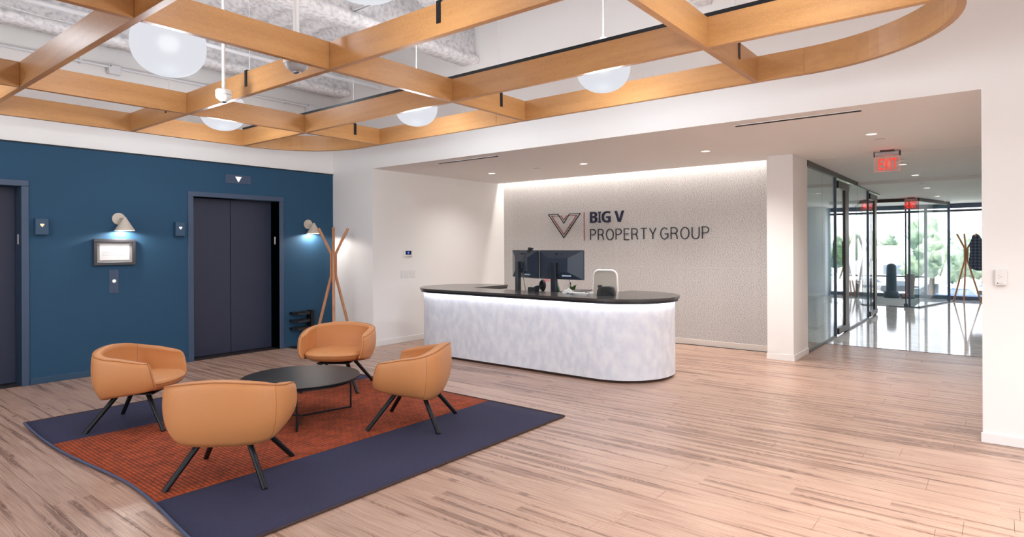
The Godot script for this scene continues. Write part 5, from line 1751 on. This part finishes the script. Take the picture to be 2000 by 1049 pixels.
func lounge() -> void:
	rug()
	var c := make_chair()
	var y := 0.011
	var face := func(o: Node3D, at: Vector2, f: Vector2): 
		o.position = Vector3(at.x, y, at.y)
		o.rotation.y = atan2(f.x, f.y)
	tag(c, "tan leather lounge chair seen from behind, closest to the picture's lower edge")
	face.call(c, Vector2(-3.965, -2.0), Vector2(-0.68, -0.733))
	var a := copy_of(c, "lounge_chair", Vector3.ZERO, 0, "tan leather lounge chair in side view near the lift wall, seat opening toward the table")
	face.call(a, Vector2(-5.735, -2.1), Vector2(0.70, -0.715))
	var b := copy_of(c, "lounge_chair", Vector3.ZERO, 0, "tan leather lounge chair facing the viewer in front of the wooden coat rack")
	face.call(b, Vector2(-5.53, -3.93), Vector2(0.60, 0.80))
	var d := copy_of(c, "lounge_chair", Vector3.ZERO, 0, "tan leather lounge chair beside the reception desk, seen from its outer side")
	face.call(d, Vector2(-3.90, -3.53), Vector2(-0.86, 0.51))
	var t := thing("coffee_table", "low round black coffee table on thin wire legs between the chairs", "coffee table", Vector3(-4.81, y, -3.04))
	obj("table_top", lt([Vector2(0, 0.338), Vector2(0.492, 0.338), Vector2(0.5, 0.343), Vector2(0.502, 0.353), Vector2(0.499, 0.357), Vector2(0, 0.357)], 64), mat("black table top", Color(0.105, 0.105, 0.115), 0.42), t)
	mats["black table top"].metallic_specular = 0.35
	obj("under_rim", lt([Vector2(0.47, 0.325), Vector2(0.485, 0.325), Vector2(0.485, 0.338), Vector2(0.47, 0.338)], 48), black, t)
	for k in 3:
		var ang := deg_to_rad([37.0, -79.0, 159.0][k])
		var dir := Vector3(cos(ang), 0, sin(ang)) * 0.465
		obj("leg", tb([dir + Vector3(0, 0.0, 0), dir + Vector3(0, 0.335, 0)], 0.0085, 10), black, t)
		obj("floor_bar", tb([Vector3(0, 0.008, 0), dir + Vector3(0, 0.008, 0)], 0.0075, 10), black, t)
		obj("top_bar", tb([Vector3(0, 0.33, 0), dir + Vector3(0, 0.33, 0)], 0.0075, 10), black, t)


# ---------------------------------------------------------------- coat racks
func rack(t: Node3D, wood: Material, turn: float) -> void:
	for k in 3:
		var a := turn + TAU * k / 3.0
		var d := Vector3(cos(a), 0, sin(a))
		var pts := []
		for q in [[0.335, 0.0], [0.18, 0.56], [0.042, 1.055], [0.035, 1.085], [0.034, 1.24], [0.035, 1.39], [0.042, 1.415], [0.14, 1.60], [0.245, 1.785]]:
			pts.append(d * q[0] + Vector3(0, q[1], 0))
		obj("rod", tb(pts, 0.0215, 12), wood, t)
	obj("rack_joint", tb([Vector3(0, 1.12, 0), Vector3(0, 1.34, 0)], 0.016, 10), wood, t)


func coat_racks() -> void:
	var ash := mat("ash rod", Color.WHITE, 0.5)
	ash.albedo_texture = noise_tex(noise(601, 0.02, 3), [[0.2, Color(0.72, 0.49, 0.345)], [0.8, Color(0.82, 0.60, 0.44)]], 256)
	world_mapped(ash, Vector3(6, 0.8, 6))
	var t := thing("coat_rack", "wooden coat rack of three bent rods in the corner behind the chair", "coat rack", Vector3(-7.79, 0, -5.47))
	rack(t, ash, deg_to_rad(35.1))
	t = thing("coat_rack", "wooden coat rack with a checked shirt at the corridor's window", "coat rack", Vector3(-0.68, 0, -20.1))
	rack(t, ash, deg_to_rad(20.0))
	# shirt hanging on a prong
	var im := Image.create(64, 64, false, Image.FORMAT_RGB8)
	for y in 64:
		for x in 64:
			var k := 0.35 + (0.32 if (x / 16) % 2 == 0 else 0.0) + (0.30 if (y / 16) % 2 == 0 else 0.0)
			im.set_pixel(x, y, Color(0.30 * k + 0.10, 0.34 * k + 0.10, 0.42 * k + 0.11))
	var plaid := mat("checked cloth", Color.WHITE, 0.9)
	plaid.albedo_texture = ImageTexture.create_from_image(im)
	world_mapped(plaid, Vector3.ONE * 6.0)
	var n := noise(611, 2.2, 2)
	var st := new_st()
	st.set_smooth_group(1)
	var prof := [[0.03, 1.75], [0.07, 1.72], [0.115, 1.62], [0.135, 1.5], [0.125, 1.3], [0.145, 1.1], [0.15, 0.95], [0.12, 0.86], [0.07, 0.84], [0.0, 0.83]]
	var pts := []
	for i in prof.size():
		var row := []
		for j in 24:
			var a := TAU * j / 24
			var r: float = prof[i][0] * (1.0 + 0.28 * sin(a * 4.0 + prof[i][1] * 3.0) + 0.3 * n.get_noise_2d(a, prof[i][1] * 2.0))
			row.append(Vector3(-0.47 + r * cos(a) * 1.05 + 0.06 * (1.75 - prof[i][1]), prof[i][1] + 0.02 * sin(a * 3.0), -20.05 + r * sin(a) * 0.7))
		pts.append(row)
	for i in prof.size() - 1:
		for j in 24: quad_out(st, pts[i][j], pts[i + 1][j], pts[i + 1][(j + 1) % 24], pts[i][(j + 1) % 24], Vector3(-0.46, (pts[i][j].y + pts[i + 1][j].y) / 2, -20.05))
	tag(obj("checked_shirt", st, plaid), "blue grey checked shirt hanging on the far coat rack", "shirt")
